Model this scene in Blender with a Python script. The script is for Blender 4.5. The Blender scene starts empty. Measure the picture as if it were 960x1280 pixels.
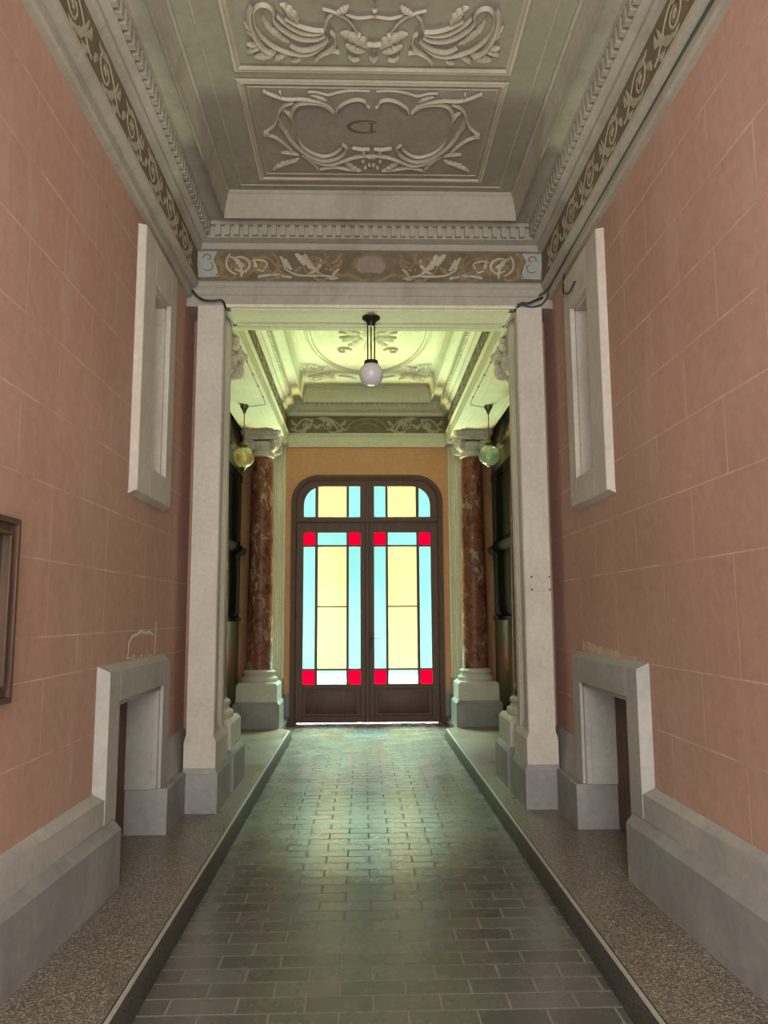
import bpy, math, random
from mathutils import Vector, Matrix
R = math.radians
PI = math.pi
random.seed(7)
scn = bpy.context.scene
COL = scn.collection

# ------------------------------------------------------------------ materials
def new_mat(name):
    m = bpy.data.materials.new(name); m.use_nodes = True
    nt = m.node_tree
    b = nt.nodes['Principled BSDF']
    return m, nt, b
def N(nt, t, **kw):
    n = nt.nodes.new(t)
    for k, v in kw.items():
        if k in n.inputs.keys(): n.inputs[k].default_value = v
        else: setattr(n, k, v)
    return n
def ramp(nt, fac, stops):
    r = nt.nodes.new('ShaderNodeValToRGB')
    e = r.color_ramp.elements
    while len(e) < len(stops): e.new(0.5)
    for el, (p, c) in zip(e, stops):
        el.position = p; el.color = (*c, 1) if len(c) == 3 else c
    nt.links.new(fac, r.inputs['Fac'])
    return r.outputs['Color']
def coords(nt, scale=(1, 1, 1), loc=(0, 0, 0)):
    t = nt.nodes.new('ShaderNodeNewGeometry')
    mp = N(nt, 'ShaderNodeMapping'); mp.inputs['Scale'].default_value = scale; mp.inputs['Location'].default_value = loc
    nt.links.new(t.outputs['Position'], mp.inputs['Vector'])
    return mp.outputs['Vector']
def noise(nt, vec, scale, detail=5, rough=.6, dist=0.):
    n = N(nt, 'ShaderNodeTexNoise', Scale=scale, Detail=detail, Roughness=rough, Distortion=dist)
    nt.links.new(vec, n.inputs['Vector'])
    return n.outputs['Fac']
def mixc(nt, fac, a, b, mode='MIX'):
    m = nt.nodes.new('ShaderNodeMix'); m.data_type = 'RGBA'; m.blend_type = mode
    for sock, v in ((m.inputs[0], fac), (m.inputs[6], a), (m.inputs[7], b)):
        if isinstance(v, (int, float)): sock.default_value = v
        elif isinstance(v, (tuple, list)): sock.default_value = (*v, 1) if len(v) == 3 else v
        else: nt.links.new(v, sock)
    return m.outputs[2]
def bump(nt, b, h, strength=.2, dist=.01):
    n = N(nt, 'ShaderNodeBump', Strength=strength, Distance=dist)
    nt.links.new(h, n.inputs['Height']); nt.links.new(n.outputs['Normal'], b.inputs['Normal'])
def weathered(name, c1, c2, c3=None, scale=1.6, rough=.8, fine=26, bstr=.12, spec=.3):
    m, nt, b = new_mat(name)
    v = coords(nt)
    n1 = noise(nt, v, scale, 6, .65)
    col = ramp(nt, n1, [(.32, c1), (.68, c2)])
    n2 = noise(nt, v, fine, 4, .6)
    f2 = ramp(nt, n2, [(.35, (0.8, 0.8, 0.8)), (.65, (1.12, 1.12, 1.12))])
    col = mixc(nt, .38, col, f2, 'MULTIPLY')
    if c3:
        v2 = coords(nt, (1.5, 1.5, .5), (3, 1, 2))
        n3 = noise(nt, v2, 2.3, 7, .7)
        k = ramp(nt, n3, [(.52, (0, 0, 0)), (.72, (.75, .75, .75))])
        col = mixc(nt, k, col, c3)
    nt.links.new(col, b.inputs['Base Color'])
    b.inputs['Roughness'].default_value = rough
    b.inputs['Specular IOR Level'].default_value = spec
    bump(nt, b, n2, bstr, .006)
    return m
def plain(name, c, rough=.5, metal=0., spec=.5):
    m, nt, b = new_mat(name)
    b.inputs['Base Color'].default_value = (*c, 1); b.inputs['Roughness'].default_value = rough
    b.inputs['Metallic'].default_value = metal; b.inputs['Specular IOR Level'].default_value = spec
    v = coords(nt)
    n = noise(nt, v, 40, 3)
    col = mixc(nt, .5, c, ramp(nt, n, [(.3, tuple(x * .75 for x in c)), (.7, tuple(min(1, x * 1.2) for x in c))]))
    nt.links.new(col, b.inputs['Base Color'])
    return m

M = {}
M['salmon'] = weathered('salmon_plaster', (.455, .28, .22), (.53, .335, .265), (.535, .38, .335), .9, .75, 18, .10)
M['joint'] = weathered('plaster_joint', (.47, .295, .235), (.74, .55, .45), None, 3.0, .85)
M['salmon_back'] = weathered('ochre_plaster', (.58, .31, .165), (.67, .37, .20), (.60, .35, .20), 1.3, .8)
M['stone'] = weathered('cream_stone', (.52, .48, .42), (.62, .58, .51), (.48, .42, .36), 2.2, .7, 30, .14)
M['stone_grey'] = weathered('grey_stone', (.36, .355, .335), (.47, .46, .43), (.40, .385, .34), 2.6, .75, 24, .18)
M['base_grey'] = weathered('grey_plinth', (.235, .235, .23), (.33, .33, .325), (.36, .35, .325), 3.2, .7, 22, .22)
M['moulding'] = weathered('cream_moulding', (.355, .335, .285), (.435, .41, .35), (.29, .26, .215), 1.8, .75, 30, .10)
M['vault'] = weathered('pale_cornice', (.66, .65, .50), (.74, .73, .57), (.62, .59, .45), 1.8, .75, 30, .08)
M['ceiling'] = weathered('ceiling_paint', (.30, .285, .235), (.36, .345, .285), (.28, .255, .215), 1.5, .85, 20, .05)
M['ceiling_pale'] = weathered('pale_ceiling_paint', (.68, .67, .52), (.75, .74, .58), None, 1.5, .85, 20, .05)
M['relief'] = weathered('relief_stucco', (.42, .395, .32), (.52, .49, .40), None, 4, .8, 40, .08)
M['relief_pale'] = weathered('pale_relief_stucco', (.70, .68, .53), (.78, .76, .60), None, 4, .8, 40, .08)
M['field'] = weathered('cartouche_paint', (.33, .305, .265), (.38, .35, .305), None, 4, .85)
M['letter'] = plain('letter_paint', (.16, .125, .10), .8)
M['frieze'] = weathered('frieze_brown', (.125, .095, .06), (.20, .16, .105), (.10, .075, .05), 5, .75)
M['frieze_side'] = weathered('frieze_olive', (.15, .125, .075), (.22, .185, .115), (.115, .09, .055), 5, .75)
M['frieze_teal'] = weathered('frieze_teal', (.32, .37, .35), (.40, .43, .40), (.27, .29, .27), 6, .8)
M['scroll'] = weathered('scroll_cream', (.36, .34, .27), (.50, .47, .38), (.25, .22, .16), 9, .75)
M['scroll_brown'] = weathered('scroll_brown', (.20, .145, .075), (.30, .215, .12), None, 9, .75)
M['cable'] = plain('black_cable', (.02, .022, .022), .5)
M['cable_grey'] = plain('grey_cable', (.22, .23, .17), .6)
M['cable_green'] = plain('green_cable', (.05, .07, .055), .55)
M['brass'] = plain('aged_brass', (.22, .16, .07), .4, .8)
M['dark_metal'] = plain('dark_bronze', (.035, .028, .02), .45, .6)
M['black_wood'] = plain('blackened_wood', (.010, .007, .005), .85, 0, .08)
M['pave'] = weathered('outside_paving', (.55, .54, .5), (.65, .63, .6), None, 2)

def wood(name, c1, c2, rough=.35):
    m, nt, b = new_mat(name)
    v = coords(nt, (9, 9, .9))
    n = noise(nt, v, 4, 6, .65, .6)
    col = ramp(nt, n, [(.3, c1), (.7, c2)])
    nt.links.new(col, b.inputs['Base Color']); b.inputs['Roughness'].default_value = rough
    bump(nt, b, n, .1, .004)
    return m
M['door_wood'] = wood('varnished_oak', (.055, .020, .010), (.115, .042, .020), .5)
M['side_wood'] = wood('side_door_oak', (.07, .03, .015), (.13, .055, .028), .45)
M['frame_wood'] = wood('notice_frame_wood', (.055, .028, .018), (.12, .062, .04), .4)

def marble():
    m, nt, b = new_mat('red_marble')
    v = coords(nt, (1, 1, .6))
    n1 = noise(nt, v, 8.5, 8, .66, 1.0)
    col = ramp(nt, n1, [(.34, (.035, .010, .007)), (.44, (.15, .042, .022)), (.50, (.26, .10, .055)), (.55, (.10, .030, .018)), (.61, (.46, .30, .21)), (.68, (.20, .07, .04))])
    vo = N(nt, 'ShaderNodeTexVoronoi', Scale=14); vo.feature = 'DISTANCE_TO_EDGE'
    wv = nt.nodes.new('ShaderNodeVectorMath'); wv.operation = 'ADD'
    nz = N(nt, 'ShaderNodeTexNoise', Scale=6, Detail=4); nt.links.new(v, nz.inputs['Vector'])
    nt.links.new(v, wv.inputs[0]); nt.links.new(nz.outputs['Color'], wv.inputs[1]); nt.links.new(wv.outputs[0], vo.inputs['Vector'])
    k = ramp(nt, vo.outputs['Distance'], [(.0, (.55, .55, .55)), (.05, (0, 0, 0))])
    n3 = noise(nt, v, 3, 3)
    k2 = mixc(nt, 1.0, k, ramp(nt, n3, [(.48, (0, 0, 0)), (.62, (1, 1, 1))]), 'MULTIPLY')
    col = mixc(nt, k2, col, (.42, .26, .18))
    nt.links.new(col, b.inputs['Base Color']); b.inputs['Roughness'].default_value = .42
    b.inputs['Specular IOR Level'].default_value = .3
    return m
M['marble'] = marble()

def tiles():
    m, nt, b = new_mat('grey_paving_tiles')
    v = coords(nt, (1, 1, 1), (.03, .02, 0))
    br = nt.nodes.new('ShaderNodeTexBrick')
    br.inputs['Scale'].default_value = 1; br.inputs['Brick Width'].default_value = .264; br.inputs['Row Height'].default_value = .127
    br.inputs['Mortar Size'].default_value = .0055; br.inputs['Mortar Smooth'].default_value = .15
    br.inputs['Color1'].default_value = (.088, .088, .080, 1); br.inputs['Color2'].default_value = (.135, .135, .123, 1)
    br.inputs['Mortar'].default_value = (.25, .243, .215, 1); br.inputs['Bias'].default_value = -.1
    nt.links.new(v, br.inputs['Vector'])
    n = noise(nt, coords(nt), 3.5, 7, .7)
    col = mixc(nt, .42, br.outputs['Color'], ramp(nt, n, [(.3, (.62, .62, .62)), (.7, (1.25, 1.25, 1.2))]), 'MULTIPLY')
    n4 = noise(nt, coords(nt), 60, 4, .7)
    col = mixc(nt, .25, col, ramp(nt, n4, [(.3, (.75, .75, .75)), (.7, (1.2, 1.2, 1.2))]), 'MULTIPLY')
    nt.links.new(col, b.inputs['Base Color'])
    rr = ramp(nt, n, [(.3, (.24, .24, .24)), (.75, (.31, .31, .31))])
    rm = mixc(nt, br.outputs['Fac'], rr, (.8, .8, .8))
    nt.links.new(rm, b.inputs['Roughness'])
    b.inputs['Specular IOR Level'].default_value = .9
    inv = nt.nodes.new('ShaderNodeMath'); inv.operation = 'SUBTRACT'; inv.inputs[0].default_value = 1; nt.links.new(br.outputs['Fac'], inv.inputs[1])
    ad = nt.nodes.new('ShaderNodeMath'); ad.operation = 'MULTIPLY_ADD'; nt.links.new(n4, ad.inputs[0]); ad.inputs[1].default_value = .12; nt.links.new(inv.outputs[0], ad.inputs[2])
    bump(nt, b, inv.outputs[0], .7, .005)
    sp = nt.nodes.new('ShaderNodeMath'); sp.operation = 'MULTIPLY'; sp.inputs[1].default_value = 1.0; nt.links.new(inv.outputs[0], sp.inputs[0]); nt.links.new(sp.outputs[0], b.inputs['Specular IOR Level'])
    return m
M['tiles'] = tiles()

def terrazzo(name, stops, rough):
    m, nt, b = new_mat(name)
    v = coords(nt)
    vo = N(nt, 'ShaderNodeTexVoronoi', Scale=170); nt.links.new(v, vo.inputs['Vector'])
    sp = nt.nodes.new('ShaderNodeSeparateColor'); nt.links.new(vo.outputs['Color'], sp.inputs[0])
    col = ramp(nt, sp.outputs[0], stops)
    n = noise(nt, v, 2.2, 6, .65)
    col = mixc(nt, .8, col, ramp(nt, n, [(.3, (.7, .68, .66)), (.7, (1.2, 1.2, 1.18))]), 'MULTIPLY')
    nt.links.new(col, b.inputs['Base Color'])
    nt.links.new(ramp(nt, n, [(.3, (rough, rough, rough)), (.7, (rough + .2,) * 3)]), b.inputs['Roughness'])
    bump(nt, b, sp.outputs[1], .08, .002)
    return m
M['terrazzo'] = terrazzo('speckled_terrazzo', [(.0, (.065, .055, .046)), (.35, (.155, .132, .11)), (.75, (.22, .19, .157)), (1., (.46, .41, .35))], .24)
M['kerb'] = terrazzo('dark_kerb_stone', [(.0, (.035, .034, .03)), (.5, (.055, .053, .047)), (1., (.10, .095, .085))], .5)
M['kerb_edge'] = plain('worn_kerb_edge', (.42, .41, .37), .5)

def glass_pane(name, tint, glow, strength, thru):
    # rolled coloured window glass with daylight behind it
    m, nt, b = new_mat(name)
    nt.nodes.remove(b)
    out = nt.nodes['Material Output']
    v = coords(nt)
    n = noise(nt, coords(nt, (1, 1, .5)), 1.4, 3, .5)
    n2 = noise(nt, v, 70, 2, .5)
    em = nt.nodes.new('ShaderNodeEmission')
    gl = mixc(nt, 1.0, glow, ramp(nt, n, [(.32, (.80, .80, .80)), (.68, (1.18, 1.18, 1.18))]), 'MULTIPLY')
    gl = mixc(nt, 1.0, gl, ramp(nt, n2, [(.3, (.93, .93, .93)), (.7, (1.05, 1.05, 1.05))]), 'MULTIPLY')
    nt.links.new(gl, em.inputs['Color']); em.inputs['Strength'].default_value = strength
    tr = nt.nodes.new('ShaderNodeBsdfTransparent'); tr.inputs['Color'].default_value = (*[c * thru for c in tint], 1)
    ad = nt.nodes.new('ShaderNodeAddShader')
    nt.links.new(em.outputs[0], ad.inputs[0]); nt.links.new(tr.outputs[0], ad.inputs[1])
    nt.links.new(ad.outputs[0], out.inputs['Surface'])
    return m
M['glass_yellow'] = glass_pane('yellow_glass', (1.0, .90, .52), (1.0, .86, .38), .90, .12)
M['glass_cyan'] = glass_pane('aqua_glass', (.62, 1.0, .95), (.28, .78, .64), .95, .12)
M['glass_red'] = glass_pane('red_glass', (1.0, .01, .06), (.78, .0, .035), 1.0, .12)

def lamp_glass(name, tint, body):
    m, nt, b = new_mat(name)
    nt.nodes.remove(b); out = nt.nodes['Material Output']
    tr = nt.nodes.new('ShaderNodeBsdfTransparent'); tr.inputs['Color'].default_value = (*tint, 1)
    df = nt.nodes.new('ShaderNodeBsdfTranslucent'); df.inputs['Color'].default_value = (*body, 1)
    gs = nt.nodes.new('ShaderNodeBsdfGlossy'); gs.inputs['Roughness'].default_value = .06
    m1 = nt.nodes.new('ShaderNodeMixShader'); m1.inputs[0].default_value = .3
    nt.links.new(tr.outputs[0], m1.inputs[1]); nt.links.new(df.outputs[0], m1.inputs[2])
    lw = nt.nodes.new('ShaderNodeLayerWeight'); lw.inputs['Blend'].default_value = .35
    m2 = nt.nodes.new('ShaderNodeMixShader'); nt.links.new(lw.outputs['Facing'], m2.inputs[0])
    nt.links.new(m1.outputs[0], m2.inputs[1]); nt.links.new(gs.outputs[0], m2.inputs[2])
    nt.links.new(m2.outputs[0], out.inputs['Surface'])
    return m
M['amber'] = lamp_glass('amber_lamp_glass', (.95, .86, .60), (.85, .72, .42))
M['greenish'] = lamp_glass('greenish_lamp_glass', (.82, .9, .78), (.6, .68, .55))
m, nt, b = new_mat('opal_glass')
b.inputs['Base Color'].default_value = (.70, .70, .74, 1); b.inputs['Roughness'].default_value = .12
b.inputs['Subsurface Weight'].default_value = .25
M['opal'] = m
M['bulb'] = plain('frosted_bulb', (.85, .83, .78), .35)
M['board_paper'] = weathered('notice_paper', (.045, .042, .028), (.07, .065, .04), None, 3, .25)

# ------------------------------------------------------------------ mesh helper
class MB:
    def __init__(s): s.v = []; s.f = []; s.mi = []; s.sm = []
    def add(s, vs, fs, mi=0, smooth=False):
        o = len(s.v); s.v += [tuple(p) for p in vs]
        for f in fs: s.f.append([o + i for i in f]); s.mi.append(mi); s.sm.append(smooth)
        return s
    def box(s, x0, x1, y0, y1, z0, z1, mi=0):
        x0, x1 = min(x0, x1), max(x0, x1); y0, y1 = min(y0, y1), max(y0, y1)
        vs = [(x, y, z) for z in (z0, z1) for y in (y0, y1) for x in (x0, x1)]
        return s.add(vs, [(0, 2, 3, 1), (4, 5, 7, 6), (0, 1, 5, 4), (2, 6, 7, 3), (0, 4, 6, 2), (1, 3, 7, 5)], mi)
    def lathe(s, prof, c=(0, 0, 0), n=32, mi=0, cap=True, smooth=True):
        vs = []; fs = []
        for r, z in prof:
            for k in range(n):
                a = 2 * PI * k / n; vs.append((c[0] + r * math.cos(a), c[1] + r * math.sin(a), c[2] + z))
        for i in range(len(prof) - 1):
            for k in range(n):
                k2 = (k + 1) % n; fs.append((i * n + k, i * n + k2, (i + 1) * n + k2, (i + 1) * n + k))
        s.add(vs, fs, mi, smooth)
        if cap:
            o = len(s.v) - len(vs)
            s.f.append([o + k for k in range(n)][::-1]); s.mi.append(mi); s.sm.append(False)
            s.f.append([o + (len(prof) - 1) * n + k for k in range(n)]); s.mi.append(mi); s.sm.append(False)
        return s
    def tube(s, pts, r, n=8, mi=0):
        pts = [Vector(p) for p in pts]; vs = []; fs = []
        up = Vector((0, 0, 1))
        for i, p in enumerate(pts):
            d = (pts[min(i + 1, len(pts) - 1)] - pts[max(i - 1, 0)]).normalized()
            a = d.cross(up)
            if a.length < 1e-3: a = d.cross(Vector((1, 0, 0)))
            a.normalize(); bb = d.cross(a)
            for k in range(n):
                t = 2 * PI * k / n; vs.append(p + a * r * math.cos(t) + bb * r * math.sin(t))
        for i in range(len(pts) - 1):
            for k in range(n): fs.append((i * n + k, i * n + (k + 1) % n, (i + 1) * n + (k + 1) % n, (i + 1) * n + k))
        fs.append(tuple(range(n))[::-1]); fs.append(tuple((len(pts) - 1) * n + k for k in range(n)))
        return s.add(vs, fs, mi, True)
    def prism(s, poly, z0, z1, mi=0):             # plan polygon (x,y) raised from z0 to z1
        n = len(poly)
        vs = [(x, y, z0) for x, y in poly] + [(x, y, z1) for x, y in poly]
        fs = [tuple(range(n))[::-1], tuple(range(n, 2 * n))] + [(i, (i + 1) % n, n + (i + 1) % n, n + i) for i in range(n)]
        return s.add(vs, fs, mi)
    def extrude(s, poly, f0, f1, mi=0):           # polygon mapped by two functions to the two end caps
        n = len(poly)
        vs = [f0(*p) for p in poly] + [f1(*p) for p in poly]
        fs = [tuple(range(n))[::-1], tuple(range(n, 2 * n))] + [(i, (i + 1) % n, n + (i + 1) % n, n + i) for i in range(n)]
        return s.add(vs, fs, mi)
    def frustum(s, a, z0, b, z1, mi=0):           # a, b = (x0,x1,y0,y1)
        vs = [(a[0], a[2], z0), (a[1], a[2], z0), (a[1], a[3], z0), (a[0], a[3], z0), (b[0], b[2], z1), (b[1], b[2], z1), (b[1], b[3], z1), (b[0], b[3], z1)]
        return s.add(vs, [(3, 2, 1, 0), (4, 5, 6, 7), (0, 1, 5, 4), (1, 2, 6, 5), (2, 3, 7, 6), (3, 0, 4, 7)], mi)
    def sweep(s, path, prof, mi=0, closed=False, smooth=False):
        # profile (d,z) swept along a plan path; d is measured to the left of travel, corners mitred
        P = [Vector(p) for p in path]; n = len(P); rows = []
        for i in range(n):
            def nrm(a, b_):
                t = (b_ - a).normalized(); return Vector((-t.y, t.x))
            if closed or 0 < i < n - 1:
                n1 = nrm(P[i - 1], P[i]); n2 = nrm(P[i], P[(i + 1) % n])
                mm = (n1 + n2); mm = mm / (mm.dot(n1))
            elif i == 0: mm = nrm(P[0], P[1])
            else: mm = nrm(P[-2], P[-1])
            rows.append([(P[i].x + mm.x * d, P[i].y + mm.y * d, z) for d, z in prof])
        vs = [q for r in rows for q in r]; k = len(prof); fs = []
        for i in range(n if closed else n - 1):
            j = (i + 1) % n
            for q in range(k - 1): fs.append((i * k + q, j * k + q, j * k + q + 1, i * k + q + 1))
        return s.add(vs, fs, mi, smooth)
    def ribbon(s, pts, w, h, f, mi=0, hs=None):
        # low relief strip: pts in the plane, half widths w, ridge height h, f maps (u,v,height) to space
        n = len(pts); vs = []; fs = []
        for i in range(n):
            a = pts[max(i - 1, 0)]; c = pts[min(i + 1, n - 1)]
            dx, dy = c[0] - a[0], c[1] - a[1]; L = math.hypot(dx, dy) or 1
            nx, ny = -dy / L, dx / L
            wi = w[i] if isinstance(w, (list, tuple)) else w
            wl, wr = wi if isinstance(wi, tuple) else (wi, wi)
            hh = h * (hs[i] if hs else 1)
            x, y = pts[i]
            for q, t in ((wl, 0.0), (wl * .55, .8), (0, 1.0), (-wr * .55, .7), (-wr, 0.0)):
                vs.append(f(x + nx * q, y + ny * q, hh * t))
        for i in range(n - 1):
            for q in range(4): fs.append((i * 5 + q, i * 5 + q + 1, i * 5 + q + 6, i * 5 + q + 5))
        return s.add(vs, fs, mi, True)
    def disc(s, c, r, h, f, mi=0, n=14, ry=None):
        ry = ry or r
        vs = [f(c[0], c[1], h)]; fs = []
        for rr, hh in ((.6, .8), (1., 0.)):
            for k in range(n):
                a = 2 * PI * k / n; vs.append(f(c[0] + r * rr * math.cos(a), c[1] + ry * rr * math.sin(a), h * hh))
        for k in range(n):
            k2 = (k + 1) % n; fs.append((0, 1 + k, 1 + k2)); fs.append((1 + k, 1 + n + k, 1 + n + k2, 1 + k2))
        return s.add(vs, fs, mi, True)
    def plate(s, poly, h, f, mi=0):
        n = len(poly)
        vs = [f(x, y, 0) for x, y in poly] + [f(x, y, h) for x, y in poly]
        fs = [tuple(range(n, 2 * n))] + [(i, (i + 1) % n, n + (i + 1) % n, n + i) for i in range(n)]
        return s.add(vs, fs, mi)
    def build(s, name, mats, parent=None, sharp=35, bevel=0., **props):
        if not isinstance(mats, (list, tuple)): mats = [mats]
        me = bpy.data.meshes.new(name); me.from_pydata(s.v, [], s.f)
        for m_ in mats: me.materials.append(M[m_] if isinstance(m_, str) else m_)
        me.polygons.foreach_set('material_index', s.mi); me.polygons.foreach_set('use_smooth', s.sm)
        me.validate(); me.update()
        import bmesh
        bm = bmesh.new(); bm.from_mesh(me); bmesh.ops.recalc_face_normals(bm, faces=bm.faces); bm.to_mesh(me); bm.free()
        me.set_sharp_from_angle(angle=R(sharp))
        o = bpy.data.objects.new(name, me); COL.objects.link(o)
        if parent:
            o.parent = parent; o.matrix_parent_inverse = Matrix.Translation(-parent.location)
        if bevel:
            bv = o.modifiers.new('bevel', 'BEVEL'); bv.width = bevel; bv.segments = 2; bv.limit_method = 'ANGLE'; bv.angle_limit = R(40)
        for k, v in props.items(): o[k] = v
        return o
def empty(name, loc, **props):
    o = bpy.data.objects.new(name, None); COL.objects.link(o); o.location = loc; o.empty_display_size = .1
    for k, v in props.items(): o[k] = v
    return o
S_ = dict(kind='structure')

# ------------------------------------------------------------------ dimensions (metres; passage centre x = 0)
XW = 1.445            # wall face of the front hall
WK = .10              # height of the raised walkways
XK = .962             # kerb edge
YB = 5.81             # face of the portal beam
YB2 = 6.22            # back of the portal beam
ZS = 3.90             # underside of beams
ZF0, ZF1 = 4.105, 4.355
ZC = 4.71             # ceilings
YN = -1.5             # near open end towards the street
YD = 10.95            # far wall
W1 = 1.3675           # frieze plane of the front hall
W2 = 1.155            # frieze plane of the vestibule
XR = 1.80             # side recess walls

# ------------------------------------------------------------------ floor
MB().box(-XK - .3, XK + .3, YN, YD + .35, -.12, 0).build('floor', 'tiles', **S_)
for sx, nm in ((-1, 'left'), (1, 'right')):
    mb = MB()
    o = MB().prism([(sx * (XK + .012), YN), (sx * 2.05, YN), (sx * 2.05, YD), (sx * 1.09, YD), (sx * 1.09, 9.83), (sx * 1.03, 9.76), (sx * (XK + .012), 9.72)], 0.0, WK - .001).build('floor_walkway_' + nm, 'terrazzo', **S_)
    # kerb with a battered face, lighter worn arris on top
    xe = sx * XK
    prof = [(0.02, 0.0), (-.035, 0.0), (-.035, .012), (-.006, WK - .006), (0.0, WK), (.014, WK + .0005), (.014, WK - .02)]
    k = MB().extrude(prof, lambda d, z: (xe + sx * d, YN, z), lambda d, z: (xe + sx * d, 9.70, z))
    k.build('kerb_stone', 'kerb', o)
    MB().extrude([(-.0075, WK - .008), (-.001, WK + .0012), (.006, WK + .0012), (.006, WK - .008)], lambda d, z: (xe + sx * d, YN, z), lambda d, z: (xe + sx * d, 9.70, z)).build('kerb_edge', 'kerb_edge', o)
    MB().add([(sx*(XK+.014),9.715,WK+.0006),(sx*1.03,9.755,WK+.0006),(sx*1.085,9.82,WK+.0006),(sx*1.075,9.825,WK+.0006),(sx*1.025,9.765,WK+.0006),(sx*(XK+.012),9.727,WK+.0006)],[(0,1,4,5),(1,2,3,4)]).build('kerb_end','kerb_edge',o)
MB().box(-6, 6, YD + .35, 22, -.14, -.02).build('floor_courtyard', 'pave', **S_)

# ------------------------------------------------------------------ walls of the front hall
def wall_holes(mb, x0, x1, y0, y1, z0, z1, holes):
    ys = sorted({y0, y1, *[h[0] for h in holes], *[h[1] for h in holes]}); zs = sorted({z0, z1, *[h[2] for h in holes], *[h[3] for h in holes]})
    def solid(i, j):
        if not (0 <= i < len(ys) - 1 and 0 <= j < len(zs) - 1): return None
        yc, zc = (ys[i] + ys[i + 1]) / 2, (zs[j] + zs[j + 1]) / 2
        return not any(h[0] < yc < h[1] and h[2] < zc < h[3] for h in holes)
    for i in range(len(ys) - 1):
        for j in range(len(zs) - 1):
            if not solid(i, j): continue
            a, b, c, d = ys[i], ys[i + 1], zs[j], zs[j + 1]
            mb.add([(x0, a, c), (x0, b, c), (x0, b, d), (x0, a, d)], [(0, 1, 2, 3)])
            mb.add([(x1, a, c), (x1, b, c), (x1, b, d), (x1, a, d)], [(3, 2, 1, 0)])
            for (di, dj, q) in ((-1, 0, ((a, c), (a, d))), (1, 0, ((b, c), (b, d))), (0, -1, ((a, c), (b, c))), (0, 1, ((a, d), (b, d)))):
                if not solid(i + di, j + dj):
                    (p, r), (s2, t) = q
                    mb.add([(x0, p, r), (x0, s2, t), (x1, s2, t), (x1, p, r)], [(0, 1, 2, 3)])
DO = (4.32, 5.24, .0, 1.04)          # low side doors
NI = (4.78, 5.17, 2.42, 3.63)        # tall narrow niches
courses = [.57, .905, 1.232, 1.41, 1.74, 2.07, 2.40, 2.73, 3.06, 3.39, 3.72]
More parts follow.
